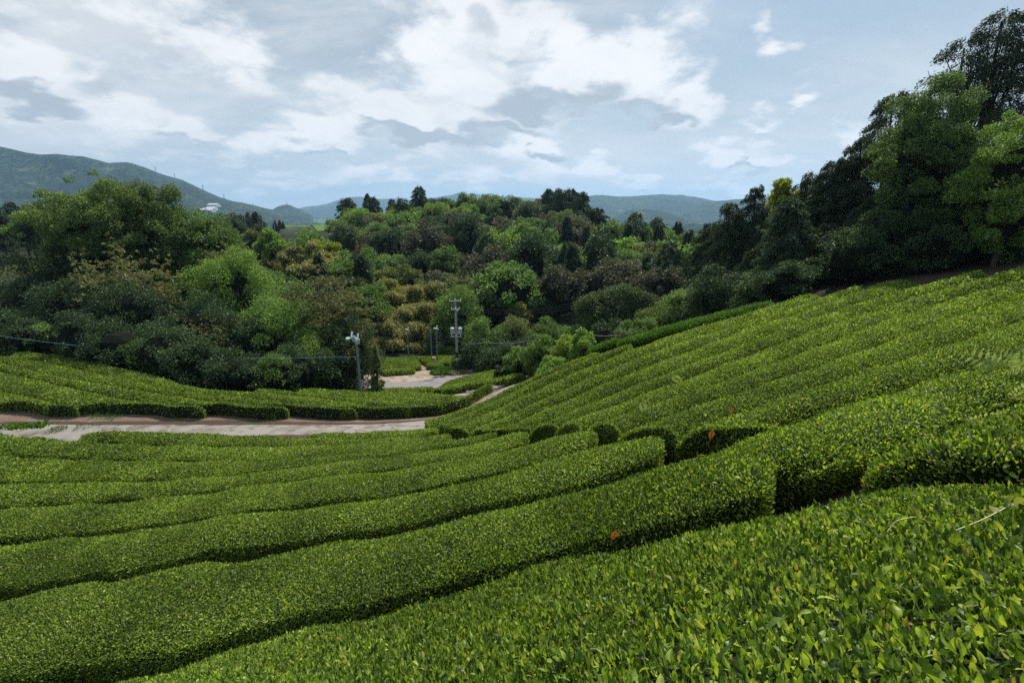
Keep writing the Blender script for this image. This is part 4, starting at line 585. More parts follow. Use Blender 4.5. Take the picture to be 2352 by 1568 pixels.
def dark_core(mb, c, rad):
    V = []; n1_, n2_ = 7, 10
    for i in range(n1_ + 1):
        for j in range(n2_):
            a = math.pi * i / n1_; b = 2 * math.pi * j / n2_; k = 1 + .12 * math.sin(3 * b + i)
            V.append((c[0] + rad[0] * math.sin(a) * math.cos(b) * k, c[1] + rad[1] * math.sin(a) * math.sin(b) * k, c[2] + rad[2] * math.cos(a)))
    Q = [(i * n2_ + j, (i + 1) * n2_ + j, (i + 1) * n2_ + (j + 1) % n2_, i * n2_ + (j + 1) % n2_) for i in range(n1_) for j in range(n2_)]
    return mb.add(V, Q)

def crown_lobed(c, rad, nleaf, L, k=34, cr=None, droop=.25, flat=.8, ratio=.5):
    """several big lobes, each covered with clumps and a few shoots that break the outline"""
    rad = np.asarray(rad, float); c = np.asarray(c, float); g3 = rad.prod() ** (1 / 3); cr = cr or .30 * g3
    nl = int(np.clip(k // 5, 5, 11)); a = np.arange(nl) * 2.39996 + rng.uniform(0, 6); zl = np.linspace(.75, -.75, nl) + rng.normal(size=nl) * .12
    hr = np.sqrt(np.clip(1 - zl ** 2, .05, 1)) * rng.uniform(.42, .56, nl)
    LC = c + np.stack([hr * np.cos(a), hr * np.sin(a), zl * .62], 1) * rad; LR = rng.uniform(.44, .60, nl)
    Cs, Rs = [], []
    for i in range(nl):
        m = max(4, int(k * 1.5 / nl)); d = sphere_dirs(m, -.55); Cs.append(LC[i] + d * LR[i] * rad * rng.uniform(.75, 1.05, (m, 1))); Rs.append(cr * rng.uniform(.55, 1.2, m))
    m = k // 6; d = sphere_dirs(m, .0); Cs.append(c + d * rad * rng.uniform(.84, .98, (m, 1))); Rs.append(cr * rng.uniform(.35, .6, m))
    C = np.concatenate(Cs); R_ = np.concatenate(Rs); V, Q = leaf_clumps(C, R_, nleaf, L, flat, droop, ratio, -.8)
    return V, Q, C
def crown_round(c, rad, nleaf, L, k=34, cr=None, droop=.25, flat=.8, ratio=.5, zmin=-.5):
    cr = cr or .34 * (rad[0] * rad[1] * rad[2]) ** (1 / 3)
    C, R_ = clumps_round(c, np.asarray(rad) - cr * .75, k, cr, zmin)
    V, Q = leaf_clumps(C, R_, nleaf, L, flat, droop, ratio)
    return V, Q, C
def crown_conifer(base, h, r, nleaf, L, bare=.12, point=.85, round_=False):
    """branches in loose whorls, sprays hanging from them"""
    nb = int(70 + h * 9); zf = rng.uniform(bare, 1, nb) ** .9
    prof = (1 - zf) ** point * 1.0 + .05 if not round_ else np.sqrt(np.maximum(0.02, 1 - ((zf - .42) / .60) ** 2)) * .92
    a = rng.uniform(0, 2 * np.pi, nb); ln = r * prof * rng.uniform(.65, 1.15, nb)
    i = rng.choice(nb, nleaf, p=(ln + .15 * r) / (ln + .15 * r).sum()); u = rng.random(nleaf) ** .62
    rad = u * ln[i]; lat = rng.normal(size=nleaf) * (.10 + .16 * (1 - u)) * ln[i] * .8
    up = .28 * rad - .55 * rad ** 2 / np.maximum(ln[i], .4) * .9
    P = np.stack([np.cos(a[i]) * rad - np.sin(a[i]) * lat, np.sin(a[i]) * rad + np.cos(a[i]) * lat, zf[i] * h + up - np.abs(lat) * .35 + rng.normal(size=nleaf) * .05 * r], 1) + np.asarray(base)
    D = unit(np.stack([np.cos(a[i]), np.sin(a[i]), np.full(nleaf, -.35)], 1) + rng.normal(size=(nleaf, 3)) * .55)
    Ls = L * rng.uniform(.6, 1.4, nleaf); V, Q, _ = leaves(P, D, Ls, Ls * .34, .1, droop=.35)
    ends = np.stack([np.cos(a) * ln * .8, np.sin(a) * ln * .8, zf * h + .2 * ln], 1) + np.asarray(base)
    return V, Q, ends
def plant(name, label, cat, group, x, y, z=None):
    o = obj(name, None, loc=(x, y, gh(x, y) if z is None else z), label=label, cat=cat)
    if group: o['group'] = group
    return o

ORD = ['first', 'second', 'third', 'fourth', 'fifth', 'sixth', 'seventh', 'eighth', 'ninth', 'tenth', 'eleventh', 'twelfth', 'thirteenth', 'fourteenth', 'fifteenth', 'sixteenth',
       'seventeenth', 'eighteenth', 'nineteenth', 'twentieth', 'twenty-first', 'twenty-second', 'twenty-third', 'twenty-fourth', 'twenty-fifth', 'twenty-sixth', 'twenty-seventh', 'twenty-eighth', 'twenty-ninth', 'thirtieth']
ORD += ['thirty-' + s for s in ORD[:9]] + ['fortieth'] + ['forty-' + s for s in ORD[:9]]

# ------------------------------------------------------------------ the wooded hill: shared crown meshes, every tree an object
def hill_mesh(kind, seed):
    global rng
    rng = np.random.default_rng(seed)
    if kind == 'round':
        rad = (4.4 + rng.uniform(-.4, .4), 4.4, 3.4 + rng.uniform(-.5, .9)); c = (0, 0, 8.2 - rad[2])
        V, Q, C = crown_lobed(c, rad, 9000, .40, k=int(rng.integers(26, 46)), cr=1.0 + rng.random() * .4, flat=.85)
        core = (rad[0] * .74, rad[1] * .74, rad[2] * .74)
    elif kind == 'tall':
        rad = (3.3, 3.3, 4.6); c = (0, 0, 5.8); V, Q, C = crown_lobed(c, rad, 9000, .38, k=40, cr=1.0, flat=1.0); core = (2.3, 2.3, 3.4)
    else:
        V, Q, C = crown_conifer((0, 0, 0), 11, 3.3 if kind == 'cone' else 3.3, 8500, .50, .02, .8, kind == 'dome'); c = (0, 0, 4.2); core = (1.5, 1.5, 3.6)
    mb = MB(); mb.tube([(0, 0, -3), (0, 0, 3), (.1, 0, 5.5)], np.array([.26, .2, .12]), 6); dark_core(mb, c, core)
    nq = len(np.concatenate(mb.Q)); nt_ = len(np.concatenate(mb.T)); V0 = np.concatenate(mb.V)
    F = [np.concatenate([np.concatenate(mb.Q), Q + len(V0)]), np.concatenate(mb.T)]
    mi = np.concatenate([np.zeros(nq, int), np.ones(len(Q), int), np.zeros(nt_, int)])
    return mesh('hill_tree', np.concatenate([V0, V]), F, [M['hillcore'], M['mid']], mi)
HM = {k: [hill_mesh(k, 100 + i + 17 * j) for i in range(n)] for j, (k, n) in enumerate((('round', 7), ('tall', 3), ('cone', 2), ('dome', 3)))}
rng = np.random.default_rng(11)
CWORD = {'dark': 'dark green', 'mid': 'mid green', 'bright': 'fresh green', 'olive': 'olive green', 'brown': 'grey-brown', 'yellow': 'yellow-green', 'red': 'reddish', 'hinoki': 'blackish green', 'cedar': 'brownish green'}
SWORD = {'round': 'rounded', 'tall': 'tall', 'cone': 'pointed', 'dome': 'domed'}
def hill_tree(x, y, kind, colr, sc, label, group, z=None, var=None):
    me = HM[kind][var if var is not None else rng.integers(len(HM[kind]))]
    o = obj({'cone': 'conifer_tree', 'dome': 'cypress_tree'}.get(kind, 'broadleaf_tree'), me, loc=(x, y, gh(x, y) - .3 if z is None else z), label=label, cat='tree')
    o['group'] = group; o.rotation_euler = (0, 0, rng.uniform(0, 6.28)); o.scale = (sc * rng.uniform(.92, 1.08), sc * rng.uniform(.92, 1.08), sc * rng.uniform(.9, 1.12))
    o.material_slots[1].link = 'OBJECT'; o.material_slots[1].material = M[colr]
    return o
nrows = 15; hill = []
for r_ in range(nrows):
    f = 1 - r_ / (nrows - 1); row = []
    T = -.56 if r_ < 5 else -.40
    while T < .50:
        cdist = float(np.interp(T, CREST_T, CREST_D)); y = 84 + (cdist - 84) * f ** 1.0; x = T * y
        sc = rng.uniform(.80, 1.34)
        yy = y + rng.uniform(-2.5, 2.5); TT = T
        # the bend of the ground left of the bamboo and the clearing of the gap stay free
        if not (-.475 < TT < -.365 and y > 150) and not (TT > .12 and r_ == 0 and rng.random() < .45):
            row.append((x, yy, sc))
        T += rng.uniform(7.0, 8.8) * (.75 + .3 * sc) / y
    hill.append(row)
def hill_colour(x, y, r_):
    v = .5 + .5 * math.sin(x * .031 + 1.7) * math.cos(y * .041 + x * .012); q = rng.random()
    t = x / y
    if abs(t - .125) < .055 and r_ < 4: return 'dome', 'hinoki'
    if t < -.27 and r_ < 2: return rng.choice(['dome', 'cone']), 'hinoki'
    if q < .10 and r_ > 1: return 'cone', 'cedar' if rng.random() < .5 else 'hinoki'
    if q < .17: return 'dome', 'dark'
    if q < .17 + .20 * (1 - v * .5): return 'round', 'brown'
    if q < .52: return rng.choice(['round', 'tall'], p=[.7, .3]), 'dark'
    if q < .82: return rng.choice(['round', 'tall'], p=[.75, .25]), 'mid'
    if q < .89: return 'round', 'bright' if v > .3 else 'olive'
    if q < .98: return 'round', 'olive'
    if q < .988: return 'round', 'yellow'
    return 'tall', 'red'
nh = 0
for r_, row in enumerate(hill):
    for i, (x, y, sc) in enumerate(row):
        k, c_ = hill_colour(x, y, r_); k = str(k); c_ = str(c_)
        if c_ == 'hinoki' and abs(x / y - .125) < .055: sc = max(sc, 1.05) * 1.12
        band = 'along the crest of the wooded hill' if r_ == 0 else 'in the %s band below the crest' % ORD[r_ - 1]
        hill_tree(x, y, k, c_, sc, '%s %s tree, %s from the left %s' % (CWORD[c_], SWORD[k], ORD[i], band), 'trees of the wooded hill'); nh += 1
print('hill trees', nh)

# trees behind the left wood and over the gap on the left
for i, T in enumerate(np.linspace(-.70, -.31, 17)):
    y = 82 + 9 * math.sin(i * 2.3); k, c_ = [('round', 'mid'), ('round', 'olive'), ('tall', 'mid'), ('round', 'dark')][i % 4]
    hill_tree(T * y, y, k, c_, rng.uniform(.9, 1.15), '%s %s tree closing the view behind the left wood, %s from the left' % (CWORD[c_], SWORD[k], ORD[i]), 'trees behind the left wood')
i = 0; spots = []
for T in np.arange(-1.13, -.84, .034):
    for y in (120, 138, 160, 185): spots.append((T + rng.uniform(-.01, .01), y + rng.uniform(-6, 6)))
for T, y in spots:
    k, c_ = [('round', 'mid'), ('round', 'bright'), ('dome', 'hinoki'), ('round', 'olive'), ('tall', 'dark'), ('round', 'yellow')][rng.integers(6)]
    x = T * y; row_ = {120: 'nearest', 138: 'second', 160: 'third', 185: 'rearmost'}[min((120, 138, 160, 185), key=lambda q: abs(q - y))]
    hill_tree(x, y, k, c_, rng.uniform(.75, 1.1), '%s %s tree on the far left slope, %s from left in its %s row' % (CWORD[c_], SWORD[k], ORD[i // 4], row_), 'trees on the slope at the far left edge', z=-.004 * y - 9 + y * .004); i += 1

# ------------------------------------------------------------------ trees one can see whole: trunk and crown of their own
def px(n, y_axis): return n / 1110.7 * y_axis
def frame(u, vt, y, vb=None):
    top = at(u, vt, y); return top
def broadleaf(name, label, u, vt, y, hw, vb, mats='mid', group='trees of the left wood', L=None, n=26000, k=40, droop=.3, flat=.8, cr=None, depthr=.9, bark='bark', nl=14, ratio=.5):
    top = at(u, vt, y); bot = at(u, vb, y); t = top.y / 1.0
    rx = hw / 1110.7 * y * .98; rz = (top.z - bot.z) / 2; ry = rx * depthr; cz = (top.z + bot.z) / 2
    zg = gh(top.x, y); o = plant(name, label, 'tree' if name.endswith('tree') else 'shrub', group, top.x, y, zg)
    L = L or max(.07, y * .0038); n = int(n * 1.25); c = (0, 0, cz - zg)
    V, Q, C = crown_lobed(c, (rx, ry, rz), n, L, k=k, cr=cr, droop=droop, flat=flat, ratio=ratio)
    ms = mats if isinstance(mats, (list, tuple)) else [mats]
    mi = (rng.random(len(Q)) < .35).astype(int) if len(ms) > 1 else np.zeros(len(Q), int)
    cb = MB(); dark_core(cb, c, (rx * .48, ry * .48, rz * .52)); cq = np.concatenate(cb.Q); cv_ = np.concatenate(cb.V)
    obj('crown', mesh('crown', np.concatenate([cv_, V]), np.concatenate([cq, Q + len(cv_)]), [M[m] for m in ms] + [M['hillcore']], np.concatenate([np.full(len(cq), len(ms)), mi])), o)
    mb = MB(); limbs(mb, (0, 0, -.5), (0, 0, max(cz - zg + rz * .35, 1)), max(.07, rx * .055), C, nl); mb.build('trunk', M[bark], o)
    return o
def rosette_tree(name, label, u, vt, y, hw, vb, n=2300, L=.24, group='trees of the left wood'):
    """spreading tree: rosettes of hanging leaves at the branch tips, pinkish at their hearts"""
    top = at(u, vt, y); bot = at(u, vb, y); rx = hw / 1110.7 * y; rz = (top.z - bot.z); zg = gh(top.x, y)
    o = plant(name, label, 'tree', group, top.x, y, zg); base = np.array([0, 0, bot.z - zg])
    d = sphere_dirs(n, -.08); d[:, 2] = np.abs(d[:, 2]) ** .9
    lay = rng.uniform(.55, 1.0, n) ** .7
    sc = .86 + .16 * np.sin(d[:, 0] * 9 + 1) * np.sin(d[:, 1] * 8 + 2) + .06 * rng.normal(size=n)
    P = base + d * (lay * sc)[:, None] * np.array([rx, rx * .9, rz])
    P[:, 2] = base[2] + np.round((P[:, 2] - base[2]) / (rz * .13)) * rz * .13 * .35 + (P[:, 2] - base[2]) * .65 + rng.normal(size=n) * .10
    Vs, Qs, mi, off = [], [], [], 0
    for kk, (cnt, ln, el, wd, mm) in enumerate(((9, L, -.35, .46, 0), (3, L * .55, .75, .5, 1))):
        i_ = np.repeat(np.arange(n), cnt); a = rng.uniform(0, 6.28, len(i_))
        D = unit(np.stack([np.cos(a), np.sin(a), el + rng.normal(size=len(i_)) * .3], 1)); Ls = ln * rng.uniform(.7, 1.25, len(i_))
        V, Q, _ = leaves(P[i_] + rng.normal(size=(len(i_), 3)) * .05, D, Ls, Ls * wd, .1, droop=.25)
        Vs.append(V); Qs.append(Q + off); off += len(V); mi.append(np.full(len(Q), mm))
    obj('crown', mesh('crown', np.concatenate(Vs), np.concatenate(Qs), [M['olive'], M['pink']], np.concatenate(mi)), o)
    mb = MB(); sel = P[rng.choice(n, 70, replace=False)]
    limbs(mb, (0, 0, -.5), base + np.array([0, 0, rz * .6]), .22, sel * np.array([.95, .95, 1]), 60, 6, .2); mb.build('trunk', M['bark_pale'], o)
    return o
def conifer(name, label, u, vt, y, hw, group, mats='hinoki', n=26000, bare=.14, rnd=True, L=None, point=.8, zbase=None):
    top = at(u, vt, y); zg = gh(top.x, y) if zbase is None else zbase; h = top.z - zg; r = hw / 1110.7 * y
    o = plant(name, label, 'tree', group, top.x, y, zg)
    V, Q, E_ = crown_conifer((0, 0, 0), h, r, n, L or y * .0055, bare, point, rnd)
    obj('crown', mesh('crown', V, Q, [M[mats]]), o)
    mb = MB(); limbs(mb, (0, 0, -.4), (0, 0, h * .95), max(.12, h * .016), E_, 40, 4, .3); mb.build('trunk', M['bark'], o)
    return o
G1 = 'trees of the left wood'
broadleaf('locust_tree', 'tallest light-edged tree of the left wood, its ragged top nearest the left mountain', 190, 386, 60, 125, 700, ['mid', 'olive'], L=.22, n=70000, k=80, cr=1.1, droop=.15)
broadleaf('locust_tree', 'tall airy tree just right of the tallest one in the left wood, sloping shoulder', 305, 412, 61, 100, 690, ['mid', 'olive'], L=.22, n=50000, k=60, cr=1.05, droop=.15)
broadleaf('broadleaf_tree', 'rounded green tree in the left wood, top in front of the mountain foot', 395, 468, 64, 75, 640, 'mid', n=24000)
broadleaf('broadleaf_tree', 'rightmost rounded green tree on the skyline of the left wood', 478, 502, 64, 70, 660, 'mid', n=24000)
broadleaf('broadleaf_tree', 'bright green tree between the two pink-flushed trees of the left wood', 520, 560, 55, 90, 790, ['bright', 'mid'], n=34000, k=44)
broadleaf('broadleaf_tree', 'dark round tree at the left flank of the left wood above the blue rope', 95, 560, 57, 95, 790, 'dark', n=30000)
broadleaf('broadleaf_tree', 'olive domed tree low at the left flank, beside the lilac blossom', 62, 610, 66, 60, 760, 'olive', n=16000)
broadleaf('broadleaf_tree', 'deep green tree in the middle of the left wood below the locust trees', 250, 600, 60, 120, 830, 'dark', n=34000)
rosette_tree('pink_flushed_tree', 'spreading pink-flushed tree with bare pale branches, left one of the two large', 265, 545, 52, 165, 790, n=2600)
rosette_tree('pink_flushed_tree', 'wide tree with pinkish young leaves at the right end of the left wood', 735, 585, 49, 135, 850, n=2700)
rosette_tree('pink_flushed_tree', 'low pink-flushed tree at the front of the left wood above the shaded field edge', 480, 715, 45, 110, 850, n=1500, L=.2)
rosette_tree('pink_flushed_tree', 'olive and pink tree behind the bright green one in the left wood', 520, 545, 60, 100, 700, n=1300)
broadleaf('broadleaf_tree', 'green leafy tree at the front of the left wood, low on its right half', 640, 690, 47, 95, 880, ['mid', 'bright'], n=30000)
broadleaf('broadleaf_tree', 'yellowish young tree at the right end of the left wood below the pink tree', 690, 780, 44, 70, 895, ['mid', 'yellow'], n=16000, k=26)
broadleaf('broadleaf_tree', 'dark tree closing the right end of the left wood behind the fan pole', 800, 735, 47, 72, 900, 'dark', n=20000, k=30)
conifer('sapling_tree', 'feathery young conifer at the corner of the left wood by the grey road', 860, 790, 45, 20, G1, 'olive', n=5000, bare=.05, rnd=False)
def ground_shrub(label, x, y, r, h, m_, group, n=9000, L=.17, name='shrub'):
    o = plant(name, label, 'shrub', group, x, y); V, Q, C = crown_lobed((0, 0, h * .5), (r, r, h * .55), n, L, k=24)
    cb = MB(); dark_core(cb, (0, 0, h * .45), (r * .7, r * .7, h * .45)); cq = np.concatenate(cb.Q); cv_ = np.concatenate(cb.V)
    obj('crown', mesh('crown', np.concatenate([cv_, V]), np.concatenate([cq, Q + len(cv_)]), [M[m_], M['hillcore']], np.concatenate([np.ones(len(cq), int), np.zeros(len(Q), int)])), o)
    mb = MB(); limbs(mb, (0, 0, -.4), (0, 0, h * .6), .07, C, 6); mb.build('trunk', M['bark'], o)
pl = np.array([(-56, 46.4), (-50, 44.6), (-44, 43.0), (-38, 41.0), (-32, 38.8), (-27, 37.3), (-22.5, 36.2), (-19.8, 38.2), (-18.2, 42), (-17.2, 45.6)]); sl_ = np.r_[0, np.cumsum(np.hypot(*np.diff(pl, axis=0).T))]
for i, t in enumerate(np.linspace(0, sl_[-1], 17)):
    x = np.interp(t, sl_, pl[:, 0]); y = np.interp(t, sl_, pl[:, 1]); ground_shrub('shaded bush along the foot of the left wood, %s from the left' % ORD[i], x + rng.uniform(-.4, .4), y + 1 + rng.uniform(-.4, .6), rng.uniform(1.9, 2.7), rng.uniform(2.8, 4.4), ['dark', 'mid', 'dark', 'dark'][i % 4] if i < 16 else 'olive', 'undergrowth along the left wood')
for i, (x, y, r_, h_) in enumerate([(-52, 52, 4.2, 6), (-45, 50, 4.2, 6.5), (-38, 49, 4.2, 6.5), (-31, 47.5, 4, 6), (-25.5, 46, 3.6, 6), (-21, 47.5, 3, 5.5)]):
    ground_shrub('tall dark thicket bush inside the left wood, %s from the left' % ORD[i], x, y, r_, h_, 'dark', 'dark thicket inside the left wood', n=16000, L=.2)
broadleaf('blossom_tree', 'small tree with lilac-white blossom at the left edge of the photo', 22, 690, 58, 48, 830, ['mid', 'lilac'], n=12000)
# bamboo grove
GB = 'bamboo of the grove behind the far plots'
def bamboo(label, u, vt, y, hw, dirx, h=None):
    top = at(u, vt, y); zg = gh(top.x, y); H = top.z - zg; o = plant('bamboo', label, 'bamboo', GB, top.x, y, zg); r = hw / 1110.7 * y
    nc = 7; Vs, Qs, off = [], [], 0; mb = MB()
    for c_ in range(nc):
        a = rng.uniform(0, 6.28); b0 = np.array([math.cos(a), math.sin(a), 0]) * rng.uniform(.2, .9); lean = unit(np.array([dirx + rng.normal() * .7, -.5 + rng.normal() * .5, 0]))
        hh = H * rng.uniform(.72, 1.0); u_ = np.linspace(0, 1, 14)[:, None]
        path = b0 + np.array([0, 0, 1]) * hh * (np.sin(u_ * 1.75) / .985) * 1.0 + lean * (u_ ** 2.6) * r * 1.25
        mb.tube(path[:12], np.linspace(.05, .015, 12), 5)
        n = 2600; s = rng.random(n) ** .75 * .62 + .38; j = s * 13; j0 = np.minimum(j.astype(int), 12); P = path[j0] + (path[j0 + 1] - path[j0]) * (j - j0)[:, None]
        wd = .75 * np.sin(np.clip((s - .3) / .7, 0, 1) * 2.6) + .15
        P = P + rng.normal(size=(n, 3)) * np.array([.34, .34, .25]) * wd[:, None] * min(1.3, r / 1.6) - np.array([0, 0, 1]) * (rng.random((n, 1)) * .9 * wd[:, None])
        D = unit(rng.normal(size=(n, 3)) * .5 + np.array([0, 0, -.8]) + lean * .5); Ls = y * .0052 * rng.uniform(.7, 1.3, n)
        V, Q, _ = leaves(P, D, Ls, Ls * .34, .08); Vs.append(V); Qs.append(Q + off); off += len(V)
    obj('crown', mesh('crown', np.concatenate(Vs), np.concatenate(Qs), [M['bamboo']]), o); mb.build('culms', M['culm'], o)
bam = [(655, 560, 96, 40, .6), (700, 556, 98, 42, .6), (745, 590, 94, 40, .6), (790, 610, 92, 40, .5), (690, 600, 88, 40, .6),
       (850, 640, 84, 40, .8), (880, 665, 80, 42, .8), (925, 655, 82, 42, .8), (968, 650, 84, 38, .7), (1005, 665, 84, 32, .5), (900, 700, 76, 42, .9), (950, 695, 78, 44, .9), (995, 700, 80, 36, .7),
       (872, 735, 73, 40, 1.0), (915, 740, 74, 44, 1.0), (960, 745, 76, 44, .9), (1010, 735, 78, 30, .6), (880, 775, 71, 36, 1.0), (925, 785, 72, 34, 1.0), (985, 775, 75, 34, .8)]
rowname = [('along the tan upper fringe of the grove', 5), ('in the top row of the main grove', 5), ('in the second row of the grove', 3), ('in the third row of the grove', 4), ('in the lowest row of the grove', 3)]
q = 0
for nm, cnt in rowname:
    for j in range(cnt):
        bamboo('arching yellow-green bamboo clump, %s from the left %s' % (ORD[j], nm), *bam[q]); q += 1

GV = 'trees of the valley behind the utility pole'
broadleaf('camphor_tree', 'round bright yellow-green tree above the tan bamboo, left of the hill', 748, 556, 104, 42, 640, 'yellow', GV, n=9000, k=30)
broadleaf('ginkgo_tree', 'upright vivid green tree beside the olive one over the left wood', 618, 530, 98, 32, 620, 'bright', GV, n=9000, k=22, L=.4)
broadleaf('broadleaf_tree', 'olive-yellow round tree just left of the vivid green upright one', 578, 534, 104, 34, 610, 'olive', GV, n=8000, k=22)
broadleaf('broadleaf_tree', 'olive dome above the right half of the bamboo grove', 882, 620, 92, 44, 700, 'olive', GV, n=9000, k=26)
broadleaf('broadleaf_tree', 'broad fresh green tree directly left of the utility pole top', 1045, 665, 74, 62, 840, ['mid', 'bright'], GV, n=22000, k=40)
broadleaf('broadleaf_tree', 'low bright green tree at the foot of the broad one beside the utility pole', 1015, 745, 70, 42, 850, 'mid', GV, n=11000, k=22)
conifer('cedar_tree', 'tallest dark pointed cedar in the hollow behind the vine thicket', 1190, 590, 96, 33, GV, 'hinoki', n=13000, bare=.1, rnd=False)
conifer('cedar_tree', 'smaller dark pointed cedar left of the tallest one', 1142, 596, 104, 26, GV, 'cedar', n=9000, bare=.1, rnd=False)
conifer('cedar_tree', 'brownish cedar in front of the two pointed cedars', 1135, 650, 84, 30, GV, 'cedar', n=11000, bare=.1, rnd=False)
conifer('cypress_tree', 'dark domed cypress left of the brownish cedar', 1108, 612, 94, 40, GV, 'hinoki', n=12000, bare=.05)
broadleaf('broadleaf_tree', 'bright green tree right of the tallest cedar', 1245, 655, 88, 46, 770, ['mid', 'bright'], GV, n=14000, k=26)
broadleaf('broadleaf_tree', 'small yellow-green tree below the tallest cedar', 1190, 690, 80, 28, 770, 'yellow', GV, n=6000, k=16)
vt = [(1115, 735, 62, 60, 860, 'mid'), (1190, 728, 64, 70, 850, 'olive'), (1265, 735, 62, 65, 850, 'mid'), (1090, 790, 58, 40, 880, 'dark'), (1150, 790, 56, 60, 880, 'dark'), (1225, 790, 54, 60, 870, 'dark'), (1330, 745, 60, 60, 850, 'mid')]
vn = ['left corner of the thicket beside the utility pole', 'top middle of the thicket with brown vines', 'top right of the thicket behind the power lines', 'dark low bush just right of the utility pole foot', 'dark hollow front of the thicket', 'dark right front of the thicket above the yellowish shrubs', 'right end of the thicket under the twin dark trees']
for (u, v_, y, hw, vb, m_), nm in zip(vt, vn):
    broadleaf('vine_covered_shrub', 'vine-covered shrub, ' + nm, u, v_, y, hw, vb, m_, 'vine-covered shrubs of the thicket', n=15000, k=34, nl=22, cr=.9)
for (u, v_, y, hw, vb, m_, nm) in [(1385, 655, 62, 60, 800, ['dark', 'olive'], 'dark tree with pale fresh tips, left of the pair above the thicket'), (1455, 650, 60, 60, 800, ['dark', 'olive'], 'dark tree with pale fresh tips, right of the pair above the thicket'),
        (1530, 690, 52, 70, 800, ['mid', 'olive'], 'rounded leafy tree on the left of the slope edge, sunlit grey-green'), (1580, 655, 50, 60, 790, ['mid', 'olive'], 'rounded leafy tree touching the left end of the dark woodland'),
        (1470, 735, 47, 55, 810, 'mid', 'leafy tree low behind the slope edge left of the pale bush'), (1400, 735, 50, 50, 830, 'dark', 'dark bush behind the bright shrubs at the slope edge'),
        (1560, 760, 42, 60, 830, 'dark', 'dark bush right behind the slope edge where the unclipped tea begins')]:
    broadleaf('broadleaf_tree', nm, u, v_, y, hw, vb, m_, 'trees behind the far edge of the right slope', n=20000, k=40)
for (u, v_, y, hw, vb, m_, nm) in [(1195, 800, 41, 38, 895, ['mid', 'bright'], 'sunlit shrub at the lower end of the bright shrubs, beside the stone edging'), (1245, 775, 39, 42, 880, ['bright', 'mid'], 'yellowish shrub second from the left among the bright shrubs'),
        (1300, 768, 37, 42, 865, ['bright', 'yellow'], 'highest yellowish shrub of the bright shrubs by the slope edge'), (1345, 762, 35, 34, 835, ['bright', 'mid'], 'bright shrub at the right end beside the first unclipped tea'),
        (1270, 815, 35, 36, 880, ['bright', 'mid'], 'low bright shrub nearest the slope edge'), (1165, 830, 42, 26, 900, 'dark', 'small dark bush at the end of the small plot by the junction'), (1440, 768, 36, 24, 800, 'brown', 'pale grey-leaved bush behind the slope edge, left of the woodland')]:
    broadleaf('shrub', nm, u, v_, y, hw, vb, m_, 'bright shrubs at the far edge of the right slope', n=11000, k=26, nl=8)
# dark woodland on the right
GR = 'trees of the dark woodland on the right'
for a in [('slim dark cypress with bare lower trunk at the left end of the woodland', 1632, 515, 50, 44, 'hinoki'), ('dark cypress with a forked top against the far hills', 1680, 466, 47, 46, 'hinoki'),
          ('dark cypress with loose top standing before the yellow-green crown', 1742, 428, 46, 44, 'hinoki'), ('dark cypress right of the yellow-green crown', 1868, 395, 38, 50, 'hinoki'),
          ('feathery grey-green cypress standing in front, mid woodland', 1820, 455, 34, 52, 'cypress'), ('dark cypress with drooping sprays, mid skyline of the woodland', 1925, 365, 36, 50, 'hinoki'),
          ('dark tall cypress left of the round light-leaved tree', 1985, 318, 35, 54, 'hinoki'), ('dark cypress rising just behind the round light-leaved tree', 2060, 215, 37, 62, 'hinoki'),
          ('very tall dark tree with sparse pointed top, second from the right edge', 2225, 85, 36, 84, 'hinoki'), ('tallest tree of the woodland, sparse top near the upper right corner', 2312, 20, 35, 80, 'hinoki'),
          ('dark tree beyond the right edge of the photo', 2440, 20, 33, 90, 'hinoki'), ('dark cypress filling the woodland between the mid skyline and the slope', 1900, 520, 33, 60, 'hinoki'),
          ('dark cypress filling the shade under the round light-leaved tree', 2040, 440, 32, 70, 'hinoki'), ('dark cypress deep in the woodland at the right', 2180, 330, 36, 80, 'hinoki'), ('dark cypress low beside the yellow-green crown', 1760, 560, 40, 52, 'hinoki'),
          ('dark cypress at the woodland foot near the right edge', 2280, 380, 32, 80, 'hinoki')]:
    lb, u, v_, y, hw, m_ = a
    conifer('cypress_tree', lb, u, v_, y * 1.2, hw * 1.2, GR, m_, n=38000, bare=.03, L=.19)
broadleaf('broadleaf_tree', 'yellow-green crown glowing among the dark cypresses', 1808, 412, 47, 36, 520, 'yellow', GR, n=12000, k=24, L=.17)
broadleaf('broadleaf_tree', 'large round lighter-leaved tree in the middle of the right woodland', 2160, 182, 36, 118, 590, ['mid', 'dark', ], GR, n=90000, k=90, cr=.72, L=.13)
broadleaf('broadleaf_tree', 'fresh green leafy boughs at the right edge, half out of the photo', 2375, 235, 31, 105, 640, ['bright', 'mid'], GR, n=60000, k=70, cr=.6, L=.12)
broadleaf('broadleaf_tree', 'green bough tree below the fresh one at the right edge', 2330, 430, 33, 100, 640, ['mid', 'dark'], GR, n=50000, k=60, cr=.6, L=.12)
for u, v_, y, hw, lb in [(2110, 400, 30.5, 85, 'dark leafy tree filling the shade below the round light-leaved tree'), (2230, 400, 31, 85, 'dark leafy tree in the shade right of the round light-leaved tree'), (2345, 470, 31, 90, 'dark leafy tree in the shade at the right edge')]:
    broadleaf('broadleaf_tree', lb, u, v_, y * 1.17, hw, 660, 'dark', GR, n=40000, k=60, cr=.6, L=.14)
